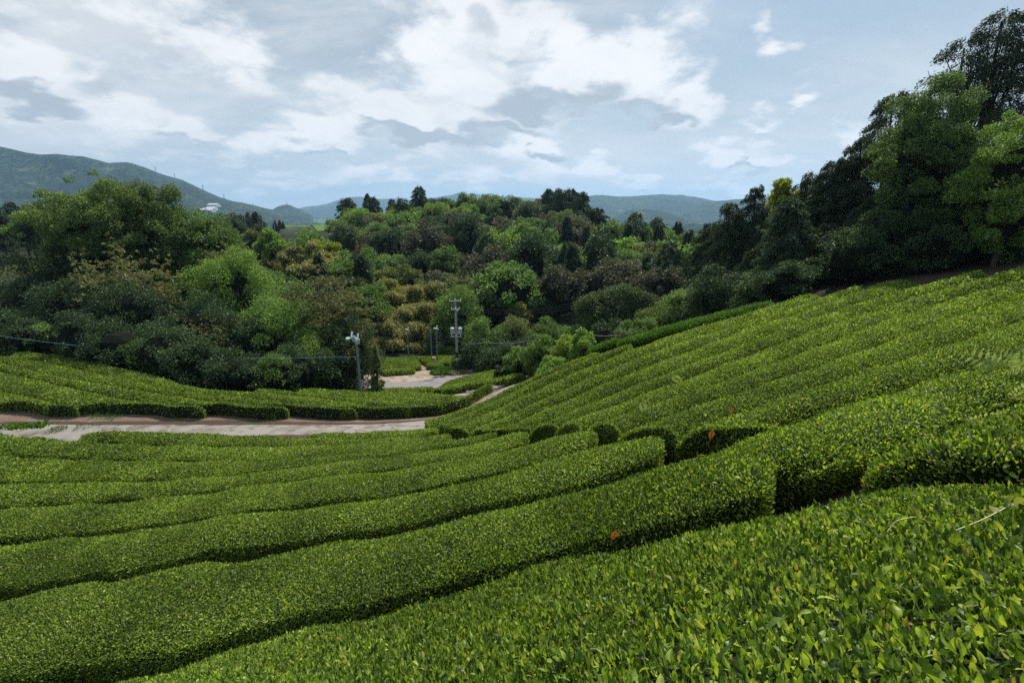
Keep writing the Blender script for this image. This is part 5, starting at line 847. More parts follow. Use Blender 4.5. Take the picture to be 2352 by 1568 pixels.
for i, (x, y, r_, h_, m_) in enumerate([(28.6, 33, 2.4, 3.6, 'dark'), (32.5, 32.4, 2.4, 3.6, 'dark'), (24.6, 35, 2.4, 3.6, 'dark'), (20.5, 36.4, 2.2, 2.8, 'dark'), (36.5, 32, 2.4, 3.6, 'dark')]):
    ground_shrub('leafy edge bush closing the foot of the right woodland, %s' % ['second from the right edge', 'at the right edge', 'third from the right edge', 'fourth from the right edge', 'just past the right edge'][i], x, y, r_, h_, m_, 'edge bushes of the right woodland', n=16000, L=.13)
for i, (u, v_, y, hw) in enumerate([(1650, 600, 40, 60), (1740, 610, 37, 60), (1830, 590, 34, 65), (1930, 570, 33, 70), (2030, 560, 31.5, 70), (2130, 545, 31, 75), (2230, 540, 31, 80), (2330, 530, 31, 80), (2430, 520, 31, 80)]):
    broadleaf('shrub', 'shaded undergrowth shrub of the right woodland, %s from the left along its foot' % ORD[i], u, v_, y * 1.15, hw, v_ + 170, ['dark', 'mid'] if i % 3 == 1 else 'dark', 'undergrowth of the right woodland', n=22000, k=40, nl=6, L=.15)

# ------------------------------------------------------------------ far hills and mountains
def vnoise(x, y, seed=0):
    xi = np.floor(x).astype(np.int64); yi = np.floor(y).astype(np.int64); fx = x - xi; fy = y - yi
    fx = fx * fx * (3 - 2 * fx); fy = fy * fy * (3 - 2 * fy)
    def h(a, b):
        n = (a * 374761393 + b * 668265263 + seed * 974711) & 0x7fffffff; n = (n ^ (n >> 13)) * 1274126177 & 0x7fffffff
        return ((n ^ (n >> 16)) & 0xffff) / 65535.0
    return (h(xi, yi) * (1 - fx) + h(xi + 1, yi) * fx) * (1 - fy) + (h(xi, yi + 1) * (1 - fx) + h(xi + 1, yi + 1) * fx) * fy
def fbm(x, y, o=4, seed=0, r=.5):
    a = 1.0; s = 0; t = 0
    for k in range(o): s = s + a * vnoise(x, y, seed + k); t += a; a *= r; x = x * 2.03; y = y * 2.03
    return s / t
def forest_mat(name, a, b_, c_):
    def b(g):
        P = g.node('ShaderNodeNewGeometry').outputs['Position']
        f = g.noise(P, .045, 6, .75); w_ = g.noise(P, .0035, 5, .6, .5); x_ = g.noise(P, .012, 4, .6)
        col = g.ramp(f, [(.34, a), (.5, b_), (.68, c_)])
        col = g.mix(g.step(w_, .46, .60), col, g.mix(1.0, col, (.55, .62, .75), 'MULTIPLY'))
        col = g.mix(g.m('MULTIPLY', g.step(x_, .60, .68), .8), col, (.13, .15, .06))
        bn = g.node('ShaderNodeBump'); bn.inputs['Strength'].default_value = 1.0; bn.inputs['Distance'].default_value = 16.0; g.put(bn.inputs['Height'], f)
        return principled(g, col, .95, .05, Normal=bn.outputs[0])
    return mat(name, b)
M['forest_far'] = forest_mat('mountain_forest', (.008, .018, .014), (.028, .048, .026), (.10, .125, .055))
def ridge(trace, D, depth, name='mountain', base=-62, seed=1, spur=.35, tree=7.0, fade=(None, None), step=.075):
    tr = np.array(trace, float) / 1.2245
    ae = [azel(a, b) for a, b in tr]; T_ = np.tan(np.radians([q[0] for q in ae])); 
    E_ = np.array([math.tan(R(e)) / math.cos(R(a)) for a, e in ae])        # height per metre of forward distance
    az = np.arange(math.degrees(math.atan(T_[0])), math.degrees(math.atan(T_[-1])), step); T = np.tan(np.radians(az)); H = np.interp(T, T_, E_)
    n = 64; f = np.linspace(-1, .6, n); y = D + f * depth
    TT, FF = np.meshgrid(T, f, indexing='ij'); Y_ = D + FF * depth; X_ = TT * Y_
    prof = np.where(FF < 0, 1 - np.abs(FF) ** 1.25, 1 - (FF / .6) ** 2 * .8)
    k = depth / 3.2
    sp = fbm(X_ / k + 5 * fbm(X_ / k / 2, Y_ / k / 2, 2, seed + 9), Y_ / k * .55, 5, seed) - .5
    env = np.clip(1 - np.abs(FF) ** 2.2, 0, 1); damp = np.clip(np.abs(FF) * 3.5, 0, 1)
    top = (H * D)[:, None]; hgt = top - base
    Z_ = base + hgt * prof + hgt * spur * sp * 2 * env * damp + tree * (fbm(X_ / 16, Y_ / 16, 3, seed + 3, .6) - .4) * 1.6
    Z_ = np.where(FF < .25, np.minimum(Z_, H[:, None] * Y_ + tree * .5 * (fbm(X_ / 14, Y_ / 14, 2, seed + 5) - .5)), Z_)
    V = np.stack([X_, Y_, Z_], -1).reshape(-1, 3); m = len(T)
    i = np.arange(m - 1)[:, None] * n + np.arange(n - 1)[None]; F = np.stack([i, i + n, i + n + 1, i + 1], -1).reshape(-1, 4)
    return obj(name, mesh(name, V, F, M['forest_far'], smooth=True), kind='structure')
def zz(x0, y0, s, pts): return [(x0 + a / s, y0 + b / s) for a, b in pts]
m1 = [(-260, 425), (-120, 405)] + zz(0, 380, 1.68, [(0, 55), (60, 68), (130, 85), (200, 93), (270, 90), (330, 97), (400, 103), (460, 118), (510, 132), (560, 129), (600, 128), (640, 138), (690, 155), (740, 176), (780, 190), (830, 203), (870, 215), (920, 240), (980, 268), (1040, 294), (1100, 312), (1150, 320), (1200, 332), (1250, 345), (1290, 353), (1340, 372)])
ridge(m1, 3000, 1500, seed=3, spur=.45)
ridge(zz(560, 520, 3.055, [(560, 262), (600, 238), (640, 208), (680, 185), (715, 172), (750, 168), (780, 173), (820, 192), (880, 215), (930, 238), (980, 275)]), 3600, 420, name='hill', seed=5)
m3 = zz(560, 520, 3.055, [(800, 225), (850, 205), (920, 188), (1000, 180), (1070, 170), (1100, 165), (1150, 145), (1200, 130)]) + zz(960, 500, 2.45, [(0, 140), (60, 133), (140, 130), (200, 140), (280, 147), (350, 143), (420, 140), (500, 158), (550, 158), (600, 145), (700, 127), (760, 118), (810, 103), (850, 113), (900, 108), (960, 117), (1030, 108), (1080, 122), (1120, 132), (1160, 120), (1200, 130), (1250, 137), (1310, 138), (1400, 150), (1450, 150), (1520, 138)])
ridge(m3 + [(1640, 560), (1720, 575)], 7600, 2200, seed=8, tree=12)
m4 = zz(960, 500, 2.45, [(1250, 170), (1350, 158), (1440, 150), (1520, 135), (1600, 126), (1700, 128), (1750, 120), (1800, 119), (1900, 130), (2000, 128), (2100, 121), (2200, 114), (2300, 120), (2352, 118)]) + zz(1920, 0, 1.743, [(20, 962), (60, 965), (110, 975), (150, 985), (200, 984), (250, 977), (330, 975), (420, 960), (600, 955)])
ridge(m4, 5200, 1500, seed=12, tree=10)
ridge(zz(1640, 560, 3.36, [(60, 300), (200, 235), (250, 200), (310, 165), (380, 135), (430, 108), (480, 94), (560, 98), (640, 97), (700, 100), (780, 115), (860, 150), (930, 168), (1000, 190), (1060, 225), (1120, 262)]), 2900, 480, name='hill', seed=15)
ridge(zz(1640, 560, 3.36, [(760, 330), (840, 290), (930, 262), (1000, 255), (1060, 262), (1140, 240), (1220, 225), (1300, 205), (1400, 190), (1700, 180)]), 2000, 300, name='hill', seed=17)
ridge(zz(1640, 560, 3.36, [(900, 140), (960, 105), (1020, 85), (1100, 50), (1150, 25), (1210, 18), (1290, 24), (1344, 22), (1500, 15), (1800, 10)]), 4000, 800, name='hill', seed=19)
ridge([(-200, 588), (-100, 585), (0, 583), (60, 588), (140, 600), (260, 615), (400, 640), (520, 665)], 1100, 260, name='hill', seed=21, base=-45, tree=5)

# far wood on the valley floor and slopes: one mass of small crowns nobody could count
def far_wood(name, boxes, n, size, material, **kw):
    Vs, Qs, off = [], [], 0; B = MB(); dark_core(B, (0, 0, 0), (1, 1, .85)); V0 = np.concatenate(B.V); Q0 = np.concatenate(B.Q)
    P = []
    for (t0, t1, y0, y1, w_) in boxes:
        k = int(n * w_); y = rng.uniform(y0, y1, k); T = rng.uniform(t0, t1, k); x = T * y
        keep = fbm(x / 90, y / 90, 3, 5) > .46; P.append(np.stack([x[keep], y[keep]], 1))
    P = np.concatenate(P); Z_ = ground_h(P[:, 0], P[:, 1]); s = size * rng.uniform(.6, 1.35, len(P))
    V = (V0[None] * s[:, None, None] * (1 + .12 * rng.normal(size=(len(P), len(V0), 1)))) + np.stack([P[:, 0], P[:, 1], Z_ + s * .6], 1)[:, None]
    Q = (Q0[None] + np.arange(len(P))[:, None, None] * len(V0)).reshape(-1, 4)
    return obj(name, mesh(name, V.reshape(-1, 3), Q, material, smooth=False), kind='stuff', label='far-off wood and groves on the valley floor below the hazy hills', **kw)
M['grove'] = leaf_mat('far_grove', [(0, (.015, .035, .014)), (.5, (.035, .07, .022)), (.85, (.08, .13, .035)), (1, (.14, .15, .05))], .05, rough=.9, spec=.05)
far_wood('distant_woods', [(.15, .62, 420, 2600, .7), (-.50, -.34, 620, 2600, .3)], 5200, 7.5, M['grove'])

# houses, sheds and greenhouses of the village
M['wall_white'] = plain('white_wall', (.62, .62, .60), .8, .2); M['roof_grey'] = plain('grey_roof_tiles', (.16, .17, .19), .6, .3); M['roof_light'] = plain('light_metal_roof', (.50, .52, .54), .45, .5)
M['roof_brown'] = plain('brown_roof', (.22, .14, .10), .7, .2); M['glass_dark'] = plain('window_glass', (.05, .06, .07), .15, .6)
def house(label, x, y, z, wx, wy, h, rz, roof='roof_grey', group='houses of the village in the valley', name='house'):
    o = obj(name, None, loc=(x, y, z), label=label, cat='house'); o['group'] = group; o.rotation_euler = (0, 0, rz)
    MB().box((0, 0, h / 2), (wx, wy, h)).build('wall', M['wall_white'], o)
    rh = wy * .24; a, b = wx / 2 + .6, wy / 2 + .6
    V = [(-a, -b, h - .1), (a, -b, h - .1), (a, b, h - .1), (-a, b, h - .1), (-a, 0, h + rh), (a, 0, h + rh)]
    MB().add(V, [(0, 1, 5, 4), (2, 3, 4, 5), (0, 3, 2, 1)], [(0, 4, 3), (1, 2, 5)]).build('roof', M[roof], o)
    wn = MB()
    for k in range(3): wn.box((-wx / 3 + k * wx / 3, -wy / 2 - .03, h * .55), (wx * .14, .1, h * .3))
    wn.build('window', M['glass_dark'], o)
def atg(u, v, z):    # image point of the 2352 view met with the level z
    d = at(u, v, 1.0); k = z / d.z; return d * k
spots = [(1392, 521, 15, 'light'), (1400, 520, 40, 'light'), (1408, 524, 14, 'grey'), (1417, 522, 13, 'light'), (1424, 531, 14, 'grey'), (1431, 524, 13, 'light'), (1436, 533, 14, 'brown'), (1449, 523, 16, 'light'), (1452, 532, 13, 'grey'), (1470, 523, 13, 'grey'),
         (1481, 527, 14, 'light'), (1492, 523, 15, 'grey'), (1516, 522, 18, 'light'), (1523, 529, 14, 'grey'), (1531, 523, 13, 'light'), (1545, 526, 14, 'brown'), (1556, 528, 16, 'light'), (1566, 560, 26, 'light'), (1574, 558, 12, 'grey'), (1590, 561, 12, 'light')]
for i, (u, v, wx, rf) in enumerate(spots):
    p = atg(u, v, -62 if v < 540 else -45); 
    zt = gh(p.x, p.y); house('%s-roofed %s in the hazy valley village, %s from the left' % ({'light': 'pale', 'grey': 'grey', 'brown': 'brown'}[rf], 'shed' if wx > 20 else 'house', ORD[i]), p.x, p.y, zt, wx * (1 if wx < 20 else 1.5), 9 if wx < 20 else 14, 5.5, rng.uniform(-.5, .5), 'roof_' + rf)
for i, (u, v, wx, y) in enumerate([(491, 470, 42, 2050), (486, 478, 34, 1950), (484, 482, 26, 1900), (470, 481, 24, 1950)]):
    p = at(u, v, y); house(['large white greenhouse roof on the foot of the left mountain', 'long pale greenhouse below the large white one', 'small pale greenhouse right of the long one at the mountain foot', 'dull low shed left of the greenhouses'][i], p.x, p.y, p.z - 8, wx, 26, 7, rng.uniform(-.2, .2), 'roof_light', 'greenhouses at the mountain foot', 'greenhouse')

# lattice pylons
M['far_tea'] = plain('far_tea', (.085, .16, .03), .8, .2, var=.25, scale=.8); M['cover'] = plain('black_shade_cloth', (.035, .038, .045), .8, .2); M['red_tip'] = plain('red_paint', (.45, .12, .08), .5)
M['steel'] = plain('galvanised_steel', (.30, .33, .36), .5, .5, .6)
def pylon(label, u, v_base, v_top, y, arms=3):
    p = at(u, v_base, y); q = at(u, v_top, y); H = q.z - p.z; o = obj('lattice_pylon', None, loc=p, label=label, cat='pylon'); o['group'] = 'power pylons on the far ridges'
    b = MB(); w0, w1 = H * .09, H * .015; r = H * .008 + .12; z0 = -H * .1
    for sx in (-1, 1):
        for sy in (-1, 1): b.tube([(sx * w0, sy * w0, z0), (sx * w1, sy * w1, H)], r, 4)
    n = 8
    for k in range(n):
        a, c_ = k / n, (k + 1) / n; wa, wc = lerp(w0, w1, a), lerp(w0, w1, c_)
        for s in (-1, 1): b.tube([(-s * wa, -wa, H * a), (s * wc, -wc, H * c_)], r * .7, 4); b.tube([(-wa, s * wa, H * a), (wc, s * wc, H * c_)], r * .7, 4)
    b.build('lattice', M['steel'], o)
    for k in range(arms):
        z = H * (.97 - .13 * k); MB().tube([(-H * .13, 0, z), (0, 0, z + H * .012), (H * .13, 0, z)], r * 1.1, 4).build('crossarm', M['steel'], o)
    return p + Vector((0, 0, H))
pn = [('pylon on the crest of the left mountain, leftmost and highest', 305, 376, 371, 3100), ('pylon on the left mountain crest, second from the left', 358, 394, 382, 2900), ('pylon on the left mountain crest, third from the left', 402, 410, 398.5, 2900), ('pylon on the left mountain shoulder, fourth from the left', 467, 438, 423.5, 2900),
      ('pylon low on the left mountain shoulder, fifth from the left', 515, 456, 445.5, 2900), ('small pylon at the tail of the left mountain by the saddle', 580, 470, 466, 3000), ('pylon on the top of the small round hill in the gap', 659, 470, 463, 3500),
      ('tall pylon standing clear on the middle far ridge', 1303, 451, 429, 5200), ('short pylon left of the tall one on the middle far ridge', 1242, 456, 446, 5300), ('tall pylon on the ridge at the left edge of the dark woodland', 1721, 458, 432, 4300)]
for a in pn: pylon(*a)

# the far tea field in the gap with its trees, covers and poles
def far_field():
    b = MB(); k = 0
    for y in np.arange(262, 372, 2.6):
        x0, x1 = -.392 * y - (y - 262) * .04, -.345 * y; n = 16; xs = np.linspace(x0, x1, n); 
        base = ground_h(xs, np.full(n, y)); pr = [(-1.0, 0), (-.85, .7), (0, .95), (.85, .7), (1.0, 0)]
        V = np.array([(x, y + a, z + c_) for x, z in zip(xs, base) for a, c_ in pr]); i = np.arange(n - 1)[:, None] * 5 + np.arange(4)[None]
        b.add(V, np.stack([i, i + 1, i + 6, i + 5], -1).reshape(-1, 4))
    b.build('distant_tea_rows', M['far_tea'], kind='stuff', label='far tea field of close rows in the gap left of the hill')

far_field()

for i in range(3):
    p = at(605 + i * 9, 531 - i * 1.5, 262 + i * 22); c_ = MB(); c_.box((0, 0, 1.6), (9, 15, .12))
    for sx in (-1, 1):
        for sy in (-1, 1): c_.tube([(sx * 4.2, sy * 7, 0), (sx * 4.2, sy * 7, 1.6)], .06, 5)
    o = c_.build('shade_canopy', M['cover'], cat='canopy', label='black shade canopy over far tea rows, %s of the three from the left' % ORD[i], group='black shade canopies in the gap'); o.location = (p.x, p.y, gh(p.x, p.y)); o.rotation_euler = (0, 0, .35)
for i, (u, v_, s_) in enumerate([(520, 503, 7), (532, 506, 7), (543, 504, 7), (553, 508, 7), (562, 505, 6), (571, 507, 6), (579, 506, 6), (594, 497, 11), (630, 503, 6.5), (641, 502, 6.5), (649, 506, 5)]):
    y = 300; p = at(u, v_, y); zg = gh(p.x, y); hill_tree(p.x, y, 'dome' if i < 7 else 'cone', 'cedar' if i < 7 else 'hinoki', max(.45, (p.z - zg) / 11.0), '%s dark tree from the left in the far tree line by the gap field' % ORD[i], 'tree line in the gap')
GP = 'tall fan poles above the far tree line'
for i, (u, vt_, vb_) in enumerate([(465, 486, 505), (488, 488, 507), (492, 489, 507), (501, 496, 507), (519, 490, 508), (529.5, 480, 508), (534, 498, 510), (563, 494, 510), (597, 500, 515), (604, 501, 518), (630, 503, 518)]):
    y = 270; p = at(u, vb_, y); t_ = at(u, vt_, y); zg = gh(p.x, y); o = obj('fan_pole', None, loc=(p.x, y, zg), label='thin far fan pole against the hazy slope, %s from the left' % ORD[i], cat='pole'); o['group'] = GP
    MB().tube([(0, 0, 0), (0, 0, t_.z - zg)], .13, 6).build('shaft', M['steel'], o); f_ = MB(); f_.box((0, -.2, t_.z - zg), (1.1, .25, .3)); f_.build('fan_head', M['steel'], o)
for i, (u, vt_, vb_, y, lb) in enumerate([(1480, 519, 552, 160, 'thin bare pole between the two dark trees on the hill edge'), (1461, 524, 540, 165, 'short pole with red tipped head left of the large dark domed tree'), (1531, 535, 556, 150, 'thin fan pole right of the large dark domed tree'), (1552, 560, 590, 118, 'grey pole standing on the scrubby hill edge by the woodland'), (1389, 514, 530, 195, 'short fan pole right against the dark clump at the hill edge'), (1294, 587, 615, 130, 'short grey pole standing out of the wooded hillside'), (1347, 606, 628, 120, 'second short pole on the wooded hillside, lower right')]):
    p = at(u, vb_, y); t_ = at(u, vt_, y); o = obj('fan_pole', None, loc=p, label=lb, cat='pole'); o['group'] = 'poles standing on the wooded hill'
    MB().tube([(0, 0, -4), (0, 0, t_.z - p.z)], .11, 6).build('shaft', M['steel'], o); MB().box((0, -.15, t_.z - p.z), (.8, .2, .3)).build('fan_head', M['red_tip'] if i == 1 else M['steel'], o)

for u, vt_, y, sc_, lb in [(1456, 528, 158, 1.15, 'smaller dark domed tree on the hill edge, left one of the pair'), (1509, 522, 150, 1.5, 'large dark domed tree standing alone on the hill edge before the valley'), (1592, 551, 120, .9, 'dark small tree against the valley, right before the woodland')]:
    p = at(u, vt_, y); hill_tree(p.x, y, 'dome', 'dark', sc_, lb, 'trees of the wooded hill', z=p.z - 10.6 * sc_)

# ------------------------------------------------------------------ utility pole, fans, wires
M['concrete'] = plain('pole_concrete', (.34, .34, .33), .8, .3, var=.2, scale=4); M['pole_steel'] = plain('painted_pole', (.16, .21, .23), .5, .5, var=.15)
M['rust'] = plain('rust_brown_guard', (.20, .11, .08), .8, .2); M['black'] = plain('black_band', (.03, .03, .03), .6); M['white'] = plain('white_paint', (.72, .74, .74), .4, .5, var=.05)
M['blade'] = plain('pale_green_blade', (.42, .62, .56), .35, .5, var=.05); M['porcelain'] = plain('porcelain', (.75, .75, .73), .25, .6, var=.05); M['tank'] = plain('grey_transformer', (.42, .45, .47), .5, .5, var=.08)
M['cable'] = plain('black_cable', (.05, .05, .055), .5, .4); M['pale_cable'] = plain('aluminium_wire', (.45, .46, .48), .35, .5, .7); M['beige'] = plain('beige_box', (.55, .38, .28), .6, .3)
Z1_ = lambda a, b: ((960 + a / 3.92) / 1.2245, (900 + b / 3.92) / 1.2245)
UP = Vector((-6.86, 57.8, gh(-6.86, 57.8)))
uo = obj('utility_pole', None, loc=UP, label='tall concrete utility pole with two transformers at the road bend', cat='utility pole')
UH = at(*Z1_(1282, -225), 57.8).z - UP.z
MB().tube([(0, 0, -.5), (0, 0, UH)], np.array([.17, .105]), 14).build('shaft', M['concrete'], uo, smooth=False)
uz = lambda b: at(*Z1_(1280, b), 57.8).z - UP.z
MB().tube([(0, 0, 0), (0, 0, uz(505))], .195, 14).build('guard_sleeve', M['rust'], uo)
MB().tube([(0, 0, uz(410)), (0, 0, uz(350))], .185, 14).build('warning_band', M['black'], uo)
for z in (uz(430), uz(458)): MB().box((0, -.18, z), (.14, .03, .42)).build('number_plate', M['white'], uo)
for zc, wd in ((UH - .15, 1.5), (uz(-120), 1.1), (uz(180), 1.3)):
    arm = MB().box((0, -.2, zc), (wd, .09, .09)).build('crossarm', M['tank'], uo)
    for k in (-1, 0, 1):
        x = k * wd * .42; i_ = MB(); i_.tube([(x, -.2, zc + .04), (x, -.2, zc + .12), (x, -.2, zc + .14), (x, -.2, zc + .2), (x, -.2, zc + .22), (x, -.2, zc + .3)], np.array([.03, .03, .07, .06, .07, .03]), 10); i_.build('insulator', M['porcelain'], arm)
for s in (-1, 1):
    z0 = uz(152); tr_ = MB(); tr_.tube([(s * .48, -.05, z0), (s * .48, -.05, z0 + .03), (s * .48, -.05, z0 + .70), (s * .48, -.05, z0 + .74), (s * .48, -.05, z0 + .8)], np.array([.20, .24, .24, .27, .12]), 16); t_ = tr_.build('transformer', M['tank'], uo)
    for k in (-1, 1): MB().tube([(s * .48 + k * .1, -.05, z0 + .78), (s * .48 + k * .1, -.05, z0 + .98)], np.array([.05, .025]), 8).build('bushing', M['porcelain'], t_)
    MB().box((s * .24, -.05, z0 + .12), (.3, .08, .08)).build('bracket', M['tank'], uo)
for k in range(2): MB().tube([(.22 + .1 * k, -.2, uz(-100)), (.22 + .1 * k, -.2, uz(-100) + .32)], .055, 10).build('fuse_cutout', M['porcelain'], uo)
ru = MB()
for k in range(14): ru.tube([(-.32 * (k % 2), 0, 2.4 + k * .42), (.32 * ((k + 1) % 2), 0, 2.4 + k * .42)], .012, 5)
ru.build('climbing_step', M['tank'], uo)

def fan_pole(label, x, y, top_z, rad=.07, blades=2, box=None, yaw=.6, rungs=True, headbox=True):
    z = gh(x, y); h = top_z - z; o = obj('frost_fan', None, loc=(x, y, z), label=label, cat='frost fan'); o['group'] = 'poles around the tea plots'
    MB().tube([(0, 0, -.4), (0, 0, h)], np.array([rad * 1.15, rad]), 10).build('pole', M['pole_steel'], o)
    if headbox: MB().box((.08, -.02, h - .12), (.34, .26, .36), .3).build('motor_box', M['tank'], o)
    for k in range(blades):
        an = yaw + k * 1.9; dx = Vector((math.cos(an), math.sin(an), -.25)).normalized(); c_ = Vector((-.10 - .16 * k, 0, h + .16 + .14 * k))
        mo = MB(); mo.tube([tuple(c_ - dx * .25), tuple(c_ + dx * .18)], np.array([.11, .10]), 12); mt = mo.build('fan_motor', M['tank'], o)
        a = dx.cross(Vector((0, 0, 1))).normalized(); b = dx.cross(a); hub = c_ + dx * .24
        for j in range(3):
            th = j * 2.094 + k; rdir = a * math.cos(th) + b * math.sin(th); sdir = dx.cross(rdir); bl = []
            for s_, wd in ((.05, .05), (.2, .10), (.38, .12), (.50, .08)):
                tw = sdir * math.cos(.5 - s_ * .6) + dx * math.sin(.5 - s_ * .6)
                bl += [hub + rdir * s_ - tw * wd, hub + rdir * s_ + tw * wd]
            bl2 = [v + dx * .012 for v in bl]; V = [tuple(v) for v in bl + bl2]
            Q = [(2 * q, 2 * q + 2, 2 * q + 3, 2 * q + 1) for q in range(3)] + [(8 + 2 * q, 9 + 2 * q, 11 + 2 * q, 10 + 2 * q) for q in range(3)] + [(0, 8, 10, 2), (2, 10, 12, 4), (4, 12, 14, 6), (1, 3, 11, 9), (3, 5, 13, 11), (5, 7, 15, 13), (6, 14, 15, 7), (0, 1, 9, 8)]
            MB().add(V, Q).build('blade', M['white'] if k == 0 else M['blade'], mt)
    if rungs:
        r_ = MB()
        for k in range(8): r_.tube([(0, -.02, 1.2 + k * .42), ((.2 if k % 2 else -.2), -.06, 1.2 + k * .42)], .014, 5)
        r_.build('climbing_step', M['pole_steel'], o)
    if box is not None: MB().box((.28, -.08, box), (.42, .25, .50)).build('control_box', M['beige'], o)
    return o
FX, FY = -12.75, 38.3; FZ = at(*Z1_(155, 225), FY).z
fp = fan_pole('leaning-looking steel frost fan pole with white and green blades before the left wood', FX, FY, FZ, .085, 2)
fan_pole('thin frost fan pole with green blade, right of the one with the beige box', -9.9, 61.4, at(*Z1_(1062, 108), 61.4).z, .07, 1, headbox=False)
fan_pole('thin pole carrying a beige control box above the far tea stub', -10.7, 61.8, at(*Z1_(982, 105), 61.8).z, .07, 0, box=at(*Z1_(1010, 428), 61.8).z - gh(-10.7, 61.8), headbox=False, rungs=False)
fan_pole('farthest thin frost fan pole before the bamboo grove', -14.8, 66.5, at(*Z1_(730, 118), 66.5).z, .06, 1, headbox=False)
def wire(name, label, pts, r, m, sag=.25, group=None, n=14, segs=None):
    P = [np.array(tuple(p)) for p in pts]; path = []
    for a, b in zip(P[:-1], P[1:]):
        for t in np.linspace(0, 1, n, endpoint=False): path.append(a * (1 - t) + b * t - np.array([0, 0, 1]) * sag * 4 * t * (1 - t))
    path.append(P[-1]); o = MB().tube(path, r, 5).build(name, M[m], label=label, cat='wire' if name != 'rope' else 'rope')
    if group: o['group'] = group
def zp(a, b, y): return at(*Z1_(a, b), y)
def ztop(o_xy, b): return None
wire('power_line', 'lower pair cable from the utility pole towards the bamboo grove', [zp(1240, 250, 57.7), zp(1010, 292, 61.8), zp(470, 378, 66), zp(200, 400, 68)], .022, 'cable', .3, 'cables around the utility pole')
wire('power_line', 'upper cable from the utility pole towards the bamboo grove', [zp(1250, 200, 57.7), zp(985, 243, 61.8), zp(700, 290, 66), zp(380, 330, 69)], .02, 'cable', .25, 'cables around the utility pole')
wire('power_line', 'thin cable between the farthest fan pole and the box pole', [zp(745, 190, 66.5), zp(980, 140, 61.8)], .016, 'cable', .3, 'cables around the utility pole')
wire('power_line', 'short drooping cable from the green-bladed fan pole to the utility pole', [zp(1068, 185, 61.4), zp(1262, 210, 57.8)], .016, 'cable', .35, 'cables around the utility pole')
wire('power_line', 'bright cable from the utility pole across the thicket to the right slope edge', [zp(1290, 235, 57.8), zp(1600, 240, 54), zp(2050, 228, 48), zp(2750, 160, 42), zp(3250, 120, 38)], .026, 'pale_cable', .25, 'cables around the utility pole')
wire('power_line', 'thin upper cable from the utility pole to the right over the thicket', [zp(1290, 190, 57.8), zp(1700, 198, 54), zp(2300, 160, 48), zp(3200, 60, 40)], .014, 'cable', .2, 'cables around the utility pole')
for k in range(3):
    wire('power_line', 'high wire over the thicket towards the woodland, %s of three from the top' % ORD[k], [UP + Vector((0, -.2, UH - .05 - .35 * k)), zp(1700, -120 + 22 * k, 52), zp(2600, -195 + 28 * k, 42), zp(3400, -250 + 30 * k, 38)], .012, 'cable', .3, 'high wires over the thicket')
M['blue_rope'] = mat('blue_rope', lambda g: principled(g, g.ramp(g.noise(g.node('ShaderNodeNewGeometry').outputs['Position'], 2.2, 2), [(.42, (.05, .20, .36)), (.55, (.16, .38, .40)), (.62, (.10, .16, .12))]), .6))
ZC_ = lambda a, b: ((0 + a / 3.92) / 1.2245, (940 + b / 3.92) / 1.2245)
wire('rope', 'long blue rope slung from the fan pole to the far left of the wood', [at(*Z1_(178, 405), FY - .02), at(*ZC_(2352, 262), 38.2), at(*ZC_(1500, 205), 38.6), at(*ZC_(800, 118), 39.2), at(*ZC_(-40, 12), 40), at(*ZC_(-500, -50), 40.5)], .014, 'blue_rope', .03)

# ------------------------------------------------------------------ stones along the path, weeds, ferns, dead shoots
def stone(label, x, y, s):
    V0 = sphere_dirs(26, -1); import mathutils
    bm = None
    me = bpy.data.meshes.new('edging_stone'); import bmesh
    b = bmesh.new(); bmesh.ops.create_icosphere(b, subdivisions=2, radius=1)
    for v in b.verts:
        p = v.co; n = 1 + .22 * math.sin(p.x * 4 + x * 9) * math.cos(p.y * 3.3 + y * 7) + .12 * math.sin(p.z * 7 + x); p *= n; p.z = max(-.5, min(.55, p.z)); p.x *= s[0]; p.y *= s[1]; p.z *= s[2]
    b.to_mesh(me); b.free(); me.materials.append(M['stone'])
    o = obj('edging_stone', me, loc=(x, y, gh(x, y) + s[2] * .35), label=label, cat='stone'); o['group'] = 'edging stones below the small plot'; o.rotation_euler = (0, 0, rng.uniform(0, 3))
M['stone'] = plain('weathered_stone', (.16, .14, .13), .9, .2, var=.5, scale=6, bump=.6)
st = [(-3.7, 38.9), (-3.3, 38.2), (-2.95, 37.5), (-2.75, 37.0), (-2.5, 36.7), (-2.2, 36.6), (-1.9, 36.75), (-1.65, 37.0), (-1.4, 37.4), (-1.15, 37.8), (-.9, 38.0), (-.6, 38.1)]
for i, (x, y) in enumerate(st): stone('rough grey edging stone by the path under the small plot, %s from the left' % ORD[i], x, y, (rng.uniform(.25, .42), rng.uniform(.22, .34), rng.uniform(.16, .26)))

def tuft(name, label, x, y, n, h, spread, m, cat='weeds', z=None, up=1.0, wd=.10, dz=0.0, group=None):
    z = (gh(x, y) if z is None else z) + dz; a = rng.uniform(0, 6.28, n); r = spread * np.sqrt(rng.random(n))
    P = np.stack([r * np.cos(a), r * np.sin(a), np.zeros(n)], 1)
    D = unit(np.stack([np.cos(a) * .5, np.sin(a) * .5, np.full(n, up)], 1) + rng.normal(size=(n, 3)) * .35); Ls = h * rng.uniform(.5, 1.2, n)
    V, Q, _ = leaves(P, D, Ls, Ls * wd, .05, droop=.25)
    o = obj(name, mesh(name, V, Q, M[m]), loc=(x, y, z), label=label, cat=cat)
    if group: o['group'] = group
M['straw'] = leaf_mat('dry_straw', [(0, (.28, .22, .12)), (1, (.48, .40, .26))], .3, (1.1, 1, .8)); M['weed'] = leaf_mat('weeds', [(0, (.04, .09, .03)), (1, (.12, .20, .06))], .4)
